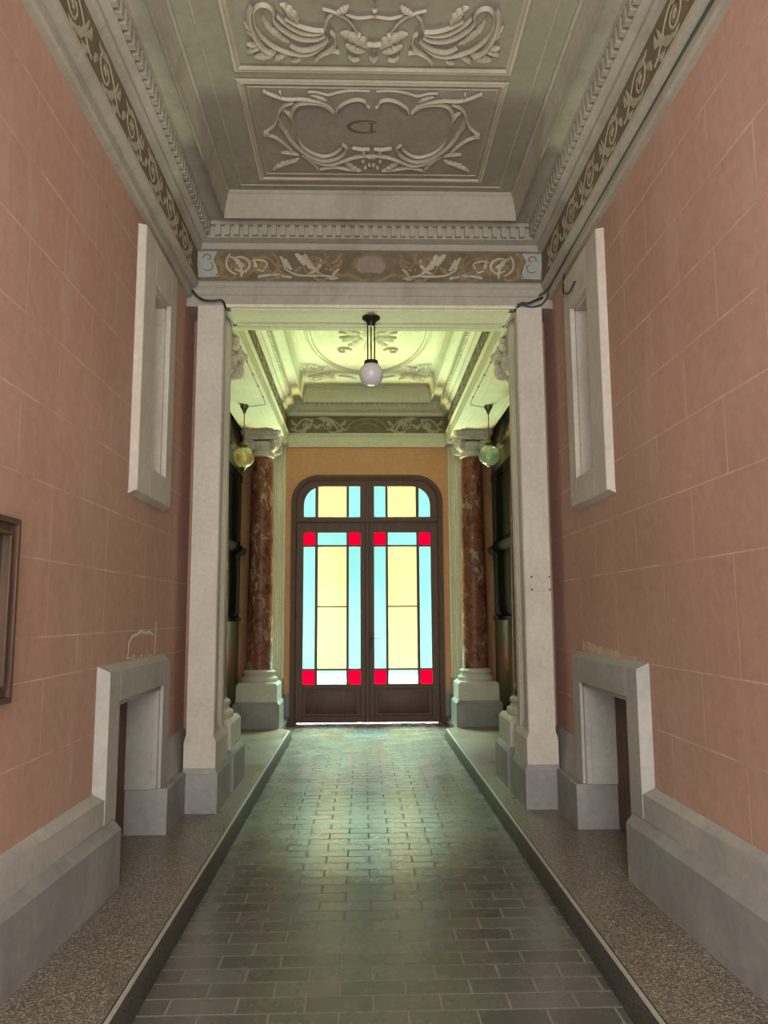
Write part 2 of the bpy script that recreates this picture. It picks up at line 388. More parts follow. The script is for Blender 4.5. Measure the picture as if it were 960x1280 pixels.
for sx, nm in ((-1, 'left'), (1, 'right')):
    mb = MB(); x0 = sx * XW
    wall_holes(mb, x0, sx * 1.72, YN, 6.12, 0, 4.75, [DO, NI])
    xl = sx * (XW - .0009)
    def strip(y0, y1, z0, z1):
        mb.add([(xl, y0, z0), (xl, y1, z0), (xl, y1, z1), (xl, y0, z1)], [(0, 1, 2, 3)], 1)
    def hline(z, y0, y1):
        blocks = []
        if 2.2 < z < 3.9: blocks.append((4.5, 5.34))
        if z < 1.23: blocks.append((4.05, 5.45))
        cur = y0
        for a, b in blocks:
            strip(cur, a, z - .0036, z + .0036); cur = b
        if cur < y1: strip(cur, y1, z - .0036, z + .0036)
    for z in courses[1:]:
        if sx == 1 and z == 1.41: continue
        hline(z, YN, 6.12)
    for i in range(len(courses) - 1):
        z0, z1 = courses[i], courses[i + 1]
        if sx == 1 and i == 2: z1 = 1.74
        if sx == 1 and i == 3: continue
        ph = 3.06 if i in (1 - 1, 2, 5, 7, 9) else 3.425
        ph += (.04 if sx > 0 else 0)
        k = -6
        while k < 5:
            y = ph + .742 * k; k += 1
            if y < YN or y > 5.7: continue
            if 4.5 < y < 5.34 and z0 > 2.0: continue
            if 4.05 < y < 5.45 and z0 < 1.2: continue
            strip(y - .0036, y + .0036, z0, z1)
    w = mb.build('wall_' + nm, ['salmon', 'joint'], **S_)
    if sx < 0:      # chipped plaster above the low door
        pts = [(4.62, 1.245), (4.63, 1.31), (4.64, 1.345), (4.70, 1.375), (4.80, 1.385), (4.88, 1.402), (4.98, 1.388), (5.08, 1.392), (5.17, 1.372)]
        f = lambda u, v, h: (-XW + .0012 + h, u, v)
        c = MB()
        c.ribbon(pts, [.003, .005, .008, .010, .009, .013, .010, .012, .005], .002, f)
        c.ribbon([(5.215, 1.245), (5.22, 1.34), (5.225, 1.46)], .006, .002, f)
        random.seed(3)
        for k in range(16):
            c.disc((4.6 + random.random() * .62, 1.225 + random.random() * .035), .012 + .012 * random.random(), .002, f, 0, 7, .007)
        c.build('chipped_plaster', M.setdefault('chip', weathered('bare_plaster', (.62, .56, .42), (.78, .72, .55), None, 8)), w)
    else:           # pale filler smeared above the low door
        f = lambda u, v, h: (XW - .0012 - h, u, v)
        c = MB(); random.seed(5)
        pts = [(4.28 + 1.06 * k / 24, 1.245 + .018 * k / 24 + .006 * math.sin(k * 1.9)) for k in range(25)]
        c.ribbon(pts, [(.012 + .05 * (k / 24) ** 1.5 * (.6 + .4 * random.random()), .02) for k in range(25)], .0015, lambda u, v, h: (XW - .0012 - h, u, v))
        c.build('plaster_patch', M.setdefault('patch', weathered('pale_filler', (.50, .34, .25), (.70, .60, .46), (.47, .29, .22), 7)), w)
    MB().box(sx * 1.72, sx * 2.05, YN, 6.25, -.1, 4.75).build('wall_' + nm + '_outer', 'salmon', **S_)
    # wall beside the pilaster
    MB().box(sx * 1.360, sx * 1.72, 6.12, 6.24, 0, 4.4).build('wall_' + nm + '_return', 'salmon', **S_)
    # recess behind the columns
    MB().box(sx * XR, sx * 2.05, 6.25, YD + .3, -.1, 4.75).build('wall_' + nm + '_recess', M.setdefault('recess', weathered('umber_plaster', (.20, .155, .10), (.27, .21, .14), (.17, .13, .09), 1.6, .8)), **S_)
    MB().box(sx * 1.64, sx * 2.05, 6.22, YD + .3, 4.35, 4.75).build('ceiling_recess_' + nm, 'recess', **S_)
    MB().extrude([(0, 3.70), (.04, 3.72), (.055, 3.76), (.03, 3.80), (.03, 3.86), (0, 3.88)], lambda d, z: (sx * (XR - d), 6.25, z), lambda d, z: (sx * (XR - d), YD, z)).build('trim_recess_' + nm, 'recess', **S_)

# ------------------------------------------------------------------ low plinths
for sx, nm in ((-1, 'left'), (1, 'right')):
    root = None
    # lower course of the near plinth, running from the street to the low door (slightly tapering like the old wall)
    def low(d_near): return [(0, WK - .02), (d_near, WK - .02), (d_near, .405), (d_near - .035, .44), (0, .44)]
    xb = 1.50
    def course(prof_at, ys):
        m2 = MB(); rows = [[(sx * x, y, z) for x, z in prof_at(y)] for y in ys]; k = len(rows[0]); vs = [q for r_ in rows for q in r_]; fs = []
        for i in range(len(ys) - 1):
            for q in range(k): fs.append((i * k + q, i * k + (q + 1) % k, (i + 1) * k + (q + 1) % k, (i + 1) * k + q))
        fs.append(tuple(range(k))); fs.append(tuple((len(ys) - 1) * k + q for q in range(k)))
        m2.add(vs, fs); return m2
    xl_ = lambda y: 1.402 if y < 2.5 else 1.402 - .068 * (y - 2.5) / 1.76
    xu_ = lambda y: 1.432 if y < 2.5 else 1.432 - .047 * (y - 2.5) / 1.79
    low_o = course(lambda y: [(1.50, WK - .02), (xl_(y), WK - .02), (xl_(y), .392), (xl_(y) + .04, .44), (1.50, .44)], [YN, 2.5, 3.4, 4.26]).build('baseboard_' + nm, 'base_grey', bevel=.005, **S_)
    course(lambda y: [(1.50, .43), (xu_(y), .43), (xu_(y), .562), (XW - .003, .602), (1.50, .602)], [YN, 2.5, 3.4, 4.29]).build('plinth_course', 'stone_grey', low_o, bevel=.004)
    # short plinth between the low door and the pilaster
    poly = [(1.335, 5.22), (1.335, 5.74), (1.372, 5.75), (1.372, 6.11), (1.72, 6.11), (1.72, 5.30), (1.63, 5.22)]
    far = MB().prism([(sx * x, y) for x, y in poly], WK - .02, .385)
    far.build('baseboard_' + nm + '_beyond_door', 'base_grey', bevel=.006, **S_)
    MB().frustum((min(sx * 1.39, sx * 1.72), max(sx * 1.39, sx * 1.72), 5.41, 6.11), .385, (min(sx * 1.43, sx * 1.72), max(sx * 1.43, sx * 1.72), 5.41, 6.11), .64).build('baseboard_' + nm + '_upper_course', 'stone_grey', **S_)

# ------------------------------------------------------------------ low side doors
for sx, nm, idx in ((-1, 'left', 2), (1, 'right', 3)):
    d = empty('door_%d' % idx, (sx * 1.6, 4.78, WK), label='low dark brown wooden cellar door in a stone surround, %s wall' % nm, **S_)
    y0, y1, z1 = DO[0], DO[1], DO[3]
    fr = MB()
    # surround: flat band with a bevelled outer edge, open at the bottom
    xo, xi = XW + .03, 1.385
    def leg(ya, yb, za, zb):
        fr.box(sx * xi, sx * 1.47, ya, yb, za, zb)
    leg(4.135, y0, .42, 1.205); leg(y1, 5.40, .36, 1.205); leg(y0, y1, z1, 1.205)
    # bevelled outer strips
    fe = [(4.137, .56), (4.137, 1.203), (5.40, 1.203), (5.40, .62)]; we = [(4.104, .56), (4.104, 1.238), (5.432, 1.238), (5.432, .62)]
    for i in range(3): fr.add([(sx * xi, *fe[i]), (sx * xi, *fe[i + 1]), (sx * 1.447, *we[i + 1]), (sx * 1.447, *we[i])], [(0, 1, 2, 3)])
    fr.add([(sx * xi, *fe[0]), (sx * 1.447, *we[0]), (sx * 1.447, *fe[0])], [(0, 1, 2)])
    # stepped inner rebate
    fr.box(sx * 1.405, sx * 1.47, y1 - .028, y1 + .01, .385, z1); fr.box(sx * 1.405, sx * 1.47, y0, y1, z1 - .028, z1 + .01)
    fr.box(sx * 1.405, sx * 1.47, y0 - .005, y0 + .02, .10, z1)
    fr.box(sx * xi, sx * 1.47, 4.262, y0, WK, .43)
    fr.build('door_surround', 'stone_grey', d, bevel=.004)
    rv = MB(); rv.box(sx * 1.44, sx * 1.70, y1 - .035, y1 + .02, .385, z1); rv.box(sx * 1.44, sx * 1.70, y0 - .02, y1, z1 - .03, z1 + .02); rv.box(sx * 1.44, sx * 1.70, y0 - .02, y0 + .015, .09, z1)
    rv.build('door_reveal', 'stone_grey', d)
    lf = MB(); lf.box(sx * 1.62, sx * 1.66, y0, y1, WK + .005, z1 - .03)
    for k in range(6):
        ya = y0 + .01 + k * .152
        lf.box(sx * 1.608, sx * 1.63, ya, ya + .142, WK + .01, z1 - .03)
    lf.build('door_leaf', 'side_wood', d, bevel=.003)

# ------------------------------------------------------------------ tall narrow niches
for sx, nm, idx in ((-1, 'left', 1), (1, 'right', 2)):
    w = empty('window_%d' % idx, (sx * 1.6, 4.97, 2.3), label='tall narrow blind window with stone frame high on the %s wall' % nm, **S_)
    ya, yb, za, zb = NI
    fr = MB(); xf = 1.398
    oy0, oy1, oz0, oz1 = 4.535, 5.325, 2.235, 3.90
    for q in ((oy0, ya, oz0, oz1), (yb, oy1, oz0, oz1), (ya, yb, oz0, za), (ya, yb, zb, oz1)): fr.box(sx * xf, sx * 1.47, *q)
    # chamfered outer edges, as wide as they are deep
    fr.extrude([(0, 0), (1, 0), (2, 0)], lambda i, _: (sx * [xf, 1.46, 1.46][i], [oy0, oy0, oy0 - .028][i], oz0), lambda i, _: (sx * [xf, 1.46, 1.46][i], [oy0, oy0, oy0 - .028][i], oz1))
    fr.extrude([(0, 0), (1, 0), (2, 0)], lambda i, _: (sx * [xf, 1.46, 1.46][i], oy0 - .028, [oz0, oz0, oz0 - .03][i]), lambda i, _: (sx * [xf, 1.46, 1.46][i], oy1, [oz0, oz0, oz0 - .03][i]))
    fr.build('window_frame', 'stone', w, bevel=.004)
    st = MB()      # inner stepped moulding
    for dd, xx in ((.028, 1.43), (.05, 1.53)):
        for q in ((ya, ya + dd, za, zb), (yb - dd, yb, za, zb), (ya, yb, za, za + dd * .6), (ya, yb, zb - dd, zb)): st.box(sx * xx, sx * 1.69, *q)
    st.build('inner_moulding', 'stone', w, bevel=.004)
    MB().box(sx * 1.64, sx * 1.70, ya, yb, za, zb).build('blind_panel', 'stone_grey', w)

# ------------------------------------------------------------------ entablatures
upper = [(0, ZF1), (.03, ZF1 + .004), (.045, 4.378), (.045, 4.402), (.036, 4.408), (.06, 4.418), (.086, 4.428), (.086, 4.518), (.118, 4.522), (.126, 4.545), (.205, 4.552),
         (.235, 4.535), (.236, 4.505), (.250, 4.50), (.252, 4.575), (.262, 4.59), (.262, 4.625), (.272, 4.64), (.276, 4.68), (.29, 4.69), (.292, ZC + .01), (0, ZC + .01)]
arch = [(-.085, 3.965), (-.045, 3.97), (-.032, 3.985), (-.032, 4.032), (-.040, 4.036), (-.040, 4.044), (-.010, 4.05), (.012, 4.066), (.018, 4.084), (.006, 4.098), (.006, ZF0), (-.01, ZF0)]
arch_beam = [(-.005, ZS), (-.005, 3.99), (.004, 3.995), (.004, 4.05), (.012, 4.056), (.022, 4.072), (.022, 4.088), (.008, 4.098), (.006, ZF0), (-.01, ZF0)]
arch_in = [(-.045, ZS + .01), (-.045, ZS - .006), (.028, ZS - .006), (.03, 3.985), (.022, 3.99), (.022, 4.04), (.03, 4.05), (.042, 4.07), (.036, 4.09), (.012, 4.1), (.010, ZF0), (-.02, ZF0)]

def dentils(mb, W, y0, y1, front=True, back=True, sides=(-1, 1)):
    d0, d1, z0, z1, p, wd = .08, .118, 4.436, 4.520, .0722, .040
    n = int((y1 - y0 - .3) / p)
    for sx in sides:
        for k in range(n):
            y = y1 - .14 - k * p
            mb.box(sx * (W - d0), sx * (W - d1), y - wd, y, z0, z1)
    n = int((2 * W - .24) / p)
    off = -n * p / 2
    for k in range(n):
        x = off + k * p + (p - wd) / 2
        if back: mb.box(x, x + wd, y1 - d0, y1 - d1, z0, z1)
        if front: mb.box(x, x + wd, y0 + d0, y0 + d1, z0, z1)

# travel direction so that the inside of the room is on the left
pathF = [(W1, YN), (W1, YB), (-W1, YB), (-W1, YN)]
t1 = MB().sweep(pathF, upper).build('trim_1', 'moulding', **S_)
dm = MB(); dentils(dm, W1, YN, YB, front=False); dm.build('dentil_course', 'moulding', t1)
mb = MB()
mb.sweep([(W1, YN), (W1, YB)], arch); mb.sweep([(-W1, YB), (-W1, YN)], arch)
mb.build('architrave', 'moulding', t1)
mb = MB(); mb.sweep([(W1, YB), (-W1, YB)], arch_beam); mb.build('beam_architrave', 'moulding', t1)
fz = MB()
fz.sweep(pathF, [(0, ZF0), (0, ZF1)])
fz.mi = [1, 0, 1]
fzo = fz.build('painted_frieze', ['frieze', 'frieze_side'], t1)

# portal beam
bm_ = MB(); bm_.box(-1.72, 1.72, YB + .006, YB2, ZS, 4.75)
beam = bm_.build('trim_beam', 'moulding', **S_)
sof = MB()
for (a, b_, c, d) in ((-1.14, 1.14, YB + .03, YB + .07), (-1.14, 1.14, YB2 - .07, YB2 - .03), (-1.14, -1.10, YB + .03, YB2 - .03), (1.10, 1.14, YB + .03, YB2 - .03)):
    sof.box(a, b_, c, d, ZS - .014, ZS + .01)
sof.build('soffit_moulding', 'vault', beam, bevel=.004)
MB().box(-1.142, 1.142, YB + .004, YB2 + .012, ZS - .003, ZS + .02).build('soffit_face', 'vault', beam)

# vestibule entablature
YV0, YV1 = YB2 + .06, YD - .006
pathV = [(W2, YV0), (W2, YV1), (-W2, YV1), (-W2, YV0)]
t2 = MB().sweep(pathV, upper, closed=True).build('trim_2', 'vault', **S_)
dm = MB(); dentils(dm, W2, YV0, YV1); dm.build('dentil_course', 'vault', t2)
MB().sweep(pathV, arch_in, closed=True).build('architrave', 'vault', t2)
f2 = MB().sweep(pathV, [(0, ZF0), (0, ZF1)], closed=True); f2o = f2.build('painted_frieze', ['frieze_side'], t2)
# long beams over the columns
for sx, nm in ((-1, 'left'), (1, 'right')):
    b_ = MB(); b_.box(sx * (W2 + .005), sx * 1.64, YB2, YD, ZS, 4.75); bo = b_.build('trim_beam_' + nm, 'vault', **S_)
    s2 = MB()
    for (xa, xb) in ((1.20, 1.225), (1.265, 1.275), (1.53, 1.545), (1.585, 1.61)): s2.box(sx * xa, sx * xb, YB2 + .05, YD - .1, ZS - .012, ZS + .01)
    s2.build('soffit_moulding', 'vault', bo, bevel=.003)

# ------------------------------------------------------------------ ceilings
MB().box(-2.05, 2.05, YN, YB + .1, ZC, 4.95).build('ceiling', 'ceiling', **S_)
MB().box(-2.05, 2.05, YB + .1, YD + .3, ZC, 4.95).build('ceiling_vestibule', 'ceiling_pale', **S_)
CE = bpy.data.objects['ceiling']; CV = bpy.data.objects['ceiling_vestibule']

fc = lambda u, v, h: (u, v, ZC - .0015 - h)
def frame_rect(mb, x0, x1, y0, y1, w, h, f=fc, mi=0):
    prof = [(0, 0), (.25, .8), (.5, .45), (.75, 1.), (1, 0)]
    pts = [(x0, y0), (x1, y0), (x1, y1), (x0, y1)]
    sg = [(1, 1), (-1, 1), (-1, -1), (1, -1)]
    vs = []; fs = []
    for (x, y), (a, b) in zip(pts, sg):
        for t, hh in prof: vs.append(f(x + a * w * t, y + b * w * t, h * hh))
    for i in range(4):
        j = (i + 1) % 4
        for q in range(4): fs.append((i * 5 + q, j * 5 + q, j * 5 + q + 1, i * 5 + q + 1))
    mb.add(vs, fs, mi)

fr = MB()
frame_rect(fr, -.835, .835, 2.30, 4.225, .05, .016)
frame_rect(fr, -.835, .835, 4.285, 5.385, .042, .012)
frame_rect(fr, -.985, .985, YN + .1, 5.455, .012, .006)
frame_rect(fr, -.775, .775, 4.35, 5.30, .012, .006)
frame_rect(fr, -.835, .835, -.35, 2.24, .05, .016)
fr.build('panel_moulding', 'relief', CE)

# ---- ornament vocabulary
def bez(p0, p1, p2, p3, n=18):
    out = []
    for i in range(n + 1):
        t = i / n; a = (1 - t) ** 3; b = 3 * (1 - t) ** 2 * t; c = 3 * (1 - t) * t * t; d = t ** 3
        out.append((a * p0[0] + b * p1[0] + c * p2[0] + d * p3[0], a * p0[1] + b * p1[1] + c * p2[1] + d * p3[1]))
    return out
def spiral(cx, cy, r, turns, a0, sg=1, n=34, r1=.12):
    return [(cx + r * (1 - (1 - r1) * t) * math.cos(a0 + sg * turns * 2 * PI * t), cy + r * (1 - (1 - r1) * t) * math.sin(a0 + sg * turns * 2 * PI * t)) for t in [i / n for i in range(n + 1)]]
def taper(n, w, a=.25, b=.3):
    return [w * (a + (1 - a) * math.sin(PI * min(1, .12 + .88 * (i / (n - 1)))) ** .8) * (1 if i / (n - 1) < .7 else 1) for i in range(n)]
def shrink(n, w, e=.25): return [w * (1 - (1 - e) * i / (n - 1)) for i in range(n)]
def leaf(mb, p0, p3, bend, w, h, f, mi=0, lobes=4, side=0, n=26):
    dx, dy = p3[0] - p0[0], p3[1] - p0[1]; L = math.hypot(dx, dy); nx, ny = -dy / L, dx / L
    p1 = (p0[0] + dx * .35 + nx * bend * L, p0[1] + dy * .35 + ny * bend * L)
    p2 = (p0[0] + dx * .8 + nx * bend * L * 1.1, p0[1] + dy * .8 + ny * bend * L * 1.1)
    pts = bez(p0, p1, p2, p3, n); ws = []
    for i in range(n + 1):
        t = i / n; e = math.sin(PI * min(1, t * .93 + .05)) ** .7
        lob = .62 + .38 * abs(math.sin(PI * lobes * t))
        wl = w * e * (lob if side >= 0 else .5); wr = w * e * (lob if side <= 0 else .5)
        ws.append((wl, wr))
    mb.ribbon(pts, ws, h, f, mi, [.5 + .5 * math.sin(PI * (i / n)) for i in range(n + 1)])
def mirror(f): return lambda u, v, h: f(-u, v, h)
def scroll_run(mb, f, x0, y0, x1, amp, w, h, mi=0, mi2=None, lobes=3):
    """one acanthus rinceau unit: S stem, spiral with flower, leaves; from x0 to x1 along u"""
    mi2 = mi if mi2 is None else mi2
    L = x1 - x0; s = 1 if L > 0 else -1; A = abs(L)
    cx, cy = x0 + L * .62, y0
    r = min(amp * .95, A * .36)
    st = bez((x0, y0 - amp * .8), (x0 + L * .2, y0 - amp * 1.0), (x0 + L * .28, y0 + amp * .9), (cx, cy + r), 14)
    sp = spiral(cx, cy, r, 1.35, PI / 2, -s, 30, .2)
    pts = st[:-1] + sp
    mb.ribbon(pts, shrink(len(pts), w, .45), h, f, mi)
    mb.disc((cx, cy), r * .3, h * 1.2, f, mi)
    for k in range(5):
        a = k * 2 * PI / 5; mb.disc((cx + r * .34 * math.cos(a), cy + r * .34 * math.sin(a)), r * .16, h, f, mi2, 8)
    leaf(mb, (x0 + L * .12, y0 - amp * .6), (x0 + L * .34, y0 - amp * .95), -.3 * s, w * 1.9, h, f, mi, lobes)
    leaf(mb, (x0 + L * .22, y0), (x0 + L * .05, y0 + amp * .8), .35 * s, w * 2.0, h, f, mi, lobes)
    leaf(mb, (cx - L * .1, cy + r), (cx + L * .26, cy + amp * .95), -.2 * s, w * 1.8, h, f, mi, lobes)
    leaf(mb, (cx + s * r, cy), (x1, cy - amp * .75), .25 * s, w * 2.0, h, f, mi, lobes)
    leaf(mb, (cx, cy - r), (cx - L * .3, cy - amp * 1.0), .3 * s, w * 1.6, h, f, mi2, lobes)

# hand drawn ornament outlines, half of each (metres from the centre line; ceilings: x,y; beam: x, height)
ORN_NEAR = [
    ('s', 16, [(0.551, 3.776), (0.55, 3.739), (0.575, 3.709), (0.61, 3.71), (0.643, 3.746), (0.656, 3.809), (0.646, 3.885), (0.617, 3.951), (0.565, 4.013), (0.493, 4.053), (0.408, 4.069), (0.337, 4.044), (0.283, 3.99), (0.255, 3.932)]),
    ('s', 22, [(0.531, 3.744), (0.549, 3.796), (0.531, 3.85), (0.494, 3.893), (0.447, 3.931), (0.382, 3.952), (0.314, 3.945), (0.271, 3.916)]),
    ('s', 14, [(0.53, 3.775), (0.495, 3.827), (0.45, 3.87), (0.395, 3.902), (0.329, 3.906), (0.278, 3.888)]),
    ('s', 13, [(0.484, 3.795), (0.431, 3.837), (0.384, 3.863), (0.327, 3.878), (0.277, 3.877)]),
    ('l', 34, [(0.419, 3.836), (0.503, 3.703)]),
    ('l', 24, [(0.428, 3.815), (0.467, 3.69)]),
    ('s', 24, [(0.478, 3.994), (0.422, 4.034), (0.353, 4.026), (0.291, 3.984), (0.251, 3.938)]),
    ('l', 26, [(0.477, 3.977), (0.602, 3.771)]),
    ('l', 18, [(0.511, 3.977), (0.574, 3.872)]),
    ('l', 20, [(0.66, 3.896), (0.709, 3.827)]),
    ('l', 20, [(0.658, 3.941), (0.708, 3.897)]),
    ('l', 24, [(0.647, 3.986), (0.72, 3.993)]),
    ('l', 26, [(0.622, 4.02), (0.727, 4.07)]),
    ('l', 44, [(0.56, 4.043), (0.691, 4.091)]),
    ('l', 24, [(0.494, 4.071), (0.574, 4.13)]),
    ('l', 20, [(0.409, 4.081), (0.477, 4.123)]),
    ('s', 34, [(0.646, 3.711), (0.673, 3.768), (0.682, 3.831), (0.678, 3.897), (0.66, 3.975), (0.628, 4.038), (0.58, 4.067)]),
    ('s', 18, [(0.245, 3.887), (0.221, 3.92), (0.222, 3.989), (0.251, 4.036), (0.304, 4.073), (0.342, 4.122)]),
    ('s', 14, [(0.251, 4.036), (0.225, 4.036), (0.2, 4.045)]),
    ('s', 15, [(0.278, 3.888), (0.263, 3.833), (0.249, 3.79), (0.223, 3.753)]),
    ('l', 30, [(0.207, 3.758), (0.138, 3.7)]),
    ('s', 9, [(0.278, 3.728), (0.223, 3.748), (0.159, 3.788), (0.12, 3.841), (0.091, 3.901)]),
    ('d', 24, [(0.084, 3.915)]),
    ('l', 60, [(0.189, 3.903), (0.043, 4.02)]),
    ('l', 40, [(0.164, 3.987), (0.049, 4.038)]),
    ('s', 12, [(0.148, 4.072), (0.118, 4.103), (0.084, 4.093)]),
    ('s', 12, [(0.027, 4.077), (0.002, 4.11), (0, 4.11)]),
    ('s', 22, [(0.041, 3.979), (0.019, 3.984), (0, 3.986)]),
    ('d', 26, [(0, 4.007)]),
    ('d', 20, [(0.004, 3.727)]),
    ('s', 10, [(0.002, 3.671), (0.006, 3.702), (0.004, 3.727)]),
    ('s', 8, [(0.159, 3.757), (0.127, 3.777), (0.078, 3.788), (0, 3.774)]),
]
ORN_FAR = [
    ('p', 0, [(0.019, 4.546), (0.047, 4.534), (0.072, 4.496), (0.123, 4.497), (0.165, 4.53), (0.188, 4.583), (0.21, 4.61), (0.253, 4.611), (0.296, 4.592), (0.354, 4.566), (0.414, 4.568), (0.467, 4.588), (0.506, 4.65), (0.517, 4.719), (0.518, 4.804), (0.512, 4.877), (0.487, 4.952), (0.426, 5.012), (0.343, 5.026), (0.277, 5.001), (0.229, 4.946), (0.191, 4.908), (0.146, 4.93), (0.073, 4.936), (0.016, 4.935)]),
    ('s', 15, [(0.235, 4.593), (0.217, 4.537), (0.165, 4.485), (0.105, 4.458), (0.055, 4.47), (0.038, 4.514), (0.019, 4.527)]),
    ('s', 22, [(0.252, 4.584), (0.309, 4.516), (0.384, 4.496), (0.46, 4.507), (0.502, 4.556), (0.524, 4.636), (0.522, 4.708)]),
    ('s', 15, [(0.501, 4.489), (0.559, 4.525), (0.596, 4.584), (0.615, 4.652), (0.654, 4.735), (0.724, 4.801)]),
    ('d', 26, [(0.703, 4.808)]),
    ('s', 24, [(0.607, 4.638), (0.599, 4.706), (0.582, 4.805), (0.555, 4.893), (0.507, 4.983), (0.431, 5.075), (0.348, 5.122), (0.262, 5.104), (0.194, 5.039), (0.176, 4.968), (0.21, 4.916)]),
    ('s', 12, [(0.506, 4.804), (0.5, 4.892), (0.453, 4.989), (0.364, 5.058), (0.289, 5.052), (0.221, 4.985), (0.199, 4.928)]),
    ('s', 13, [(0.727, 4.823), (0.667, 4.843), (0.611, 4.909), (0.555, 5.002)]),
    ('l', 22, [(0.527, 4.691), (0.574, 4.571)]),
    ('l', 22, [(0.564, 4.805), (0.604, 4.679)]),
    ('s', 12, [(0.672, 4.389), (0.611, 4.431), (0.54, 4.461), (0.456, 4.459), (0.382, 4.47), (0.316, 4.488), (0.26, 4.551)]),
    ('d', 15, [(0.672, 4.388)]),
    ('d', 12, [(0.574, 4.391)]),
    ('s', 8, [(0.574, 4.393), (0.572, 4.418), (0.57, 4.443)]),
    ('s', 9, [(0.401, 4.39), (0.344, 4.395), (0.279, 4.418), (0.212, 4.392), (0.129, 4.372), (0.021, 4.376)]),
    ('l', 18, [(0.387, 4.426), (0.289, 4.482)]),
    ('l', 22, [(0.509, 5.061), (0.635, 5.035)]),
    ('l', 26, [(0.512, 5.096), (0.649, 5.148)]),
    ('l', 24, [(0.53, 5.142), (0.714, 5.254)]),
    ('l', 20, [(0.495, 5.061), (0.391, 5.282)]),
    ('s', 18, [(0.467, 5.06), (0.387, 5.139), (0.293, 5.17), (0.196, 5.119), (0.101, 5.069), (0.015, 5.054)]),
    ('s', 14, [(0.373, 5.222), (0.275, 5.195), (0.179, 5.218), (0.083, 5.233)]),
    ('l', 34, [(0.196, 5.111), (0.073, 5.242)]),
    ('d', 30, [(0.014, 5.067)]),
    ('d', 18, [(0.056, 5.013)]),
    ('d', 18, [(0.061, 5.117)]),
    ('d', 18, [(0.014, 5.165)]),
    ('d', 18, [(0.044, 5.199)]),
    ('s', 20, [(0.137, 4.96), (0.073, 4.982), (0.015, 4.973)]),
]
ORN_BEAM = [
    ('t', 0, [(1.38, 0.122), (1.21, 0.123), (1.243, 0.059), (1.217, -0.005), (1.197, -0.087), (1.355, -0.093)]),
    ('b', 9, [(1.321, 0.058), (1.319, 0.087), (1.292, 0.1), (1.265, 0.081), (1.273, 0.055), (1.294, 0.062)]),
    ('b', 8, [(1.319, -0.022), (1.289, -0.037), (1.252, -0.021), (1.248, 0.014), (1.272, 0.03)]),
    ('b', 26, [(1.165, 0.127), (1.213, 0.075), (1.182, 0.011), (1.183, -0.076)]),
    ('c', 11, [(1.114, 0.105), (1.14, 0.052), (1.127, -0.02), (1.062, -0.071)]),
    ('c', 14, [(1.092, 0.06), (1.035, 0.08), (0.974, 0.053), (0.958, 0.0), (1.0, -0.043), (1.075, -0.023)]),
    ('c', 14, [(1.067, 0.025), (1.027, 0.025), (0.996, -0.003)]),
    ('c', 11, [(0.944, 0.045), (0.884, 0.057), (0.82, 0.027), (0.849, -0.034)]),
    ('t2', 10, [(0.889, -0.085), (0.761, -0.065), (0.625, -0.09)]),
    ('b', 16, [(0.957, -0.067), (0.913, -0.018), (0.837, -0.018), (0.776, -0.049)]),
    ('lc', 18, [(0.721, 0.087), (0.68, -0.02)]),
    ('lc', 18, [(0.675, 0.071), (0.618, -0.024)]),
    ('lc', 26, [(0.6, 0.109), (0.529, 0.009)]),
    ('lc', 30, [(0.524, 0.11), (0.429, -0.023)]),
    ('lc', 20, [(0.502, 0.017), (0.414, -0.059)]),
    ('c', 11, [(0.686, -0.013), (0.595, -0.064), (0.474, -0.074), (0.353, -0.072), (0.254, -0.096)]),
    ('c', 9, [(0.414, -0.046), (0.353, -0.078), (0.292, -0.087)]),
    ('dc', 10, [(0.353, -0.017)]),
    ('dc', 10, [(0.32, -0.023)]),
    ('lc', 14, [(0.247, -0.013), (0.3, -0.086)]),
    ('lc', 12, [(0.262, -0.085), (0.33, -0.094)]),
    ('b', 14, [(0.369, 0.13), (0.353, 0.05), (0.414, 0.033), (0.43, 0.081)]),
    ('b', 14, [(0.232, -0.077), (0.171, -0.061), (0.08, -0.108), (0.009, -0.099)]),
    ('b', 12, [(0.133, -0.012), (0.125, 0.052), (0.064, 0.097), (0.008, 0.104)]),
    ('m', 0, [(0.118, 0.004), (0.103, 0.052), (0.057, 0.088), (0.008, 0.095), (0.008, -0.043), (0.08, -0.047)]),
    ('b', 14, [(0.779, 0.111), (0.732, 0.047), (0.746, -0.033), (0.791, -0.065)]),
    ('b', 16, [(0.232, 0.115), (0.277, 0.051), (0.323, 0.034)]),
]

def catmull(pts, n=5):
    if len(pts) < 3: return pts
    out = []
    for i in range(len(pts) - 1):
        p0, p1, p2, p3 = pts[max(i - 1, 0)], pts[i], pts[i + 1], pts[min(i + 2, len(pts) - 1)]
        for k in range(n):
            t = k / n
            out.append(tuple(.5 * (2 * p1[q] + (p2[q] - p0[q]) * t + (2 * p0[q] - 5 * p1[q] + 4 * p2[q] - p3[q]) * t * t + (3 * p1[q] - p0[q] - 3 * p2[q] + p3[q]) * t ** 3) for q in (0, 1)))
    out.append(pts[-1]); return out
def draw(mb, orn, f, ws, h, skip=('p',)):
    for g in (f, mirror(f)):
        for i, (t, w, p) in enumerate(orn):
            mi = 1 if t == 'b' else 0
            if t in ('s', 'b', 'c'):
                q = catmull(p); n = len(q)
                mb.ribbon(q, [w * ws * (.45 + .55 * math.sin(PI * (.08 + .84 * k / (n - 1)))) for k in range(n)], h * (1 if w > 10 else .7), g, mi)
            elif t in ('l', 'lc'):
                leaf(mb, p[0], p[1], (.16 if i % 2 else -.16), w * ws * 1.25, h, g, mi, 4)
            elif t in ('d', 'dc'): mb.disc(p[0], w * ws, h * 1.3, g, mi, 12)
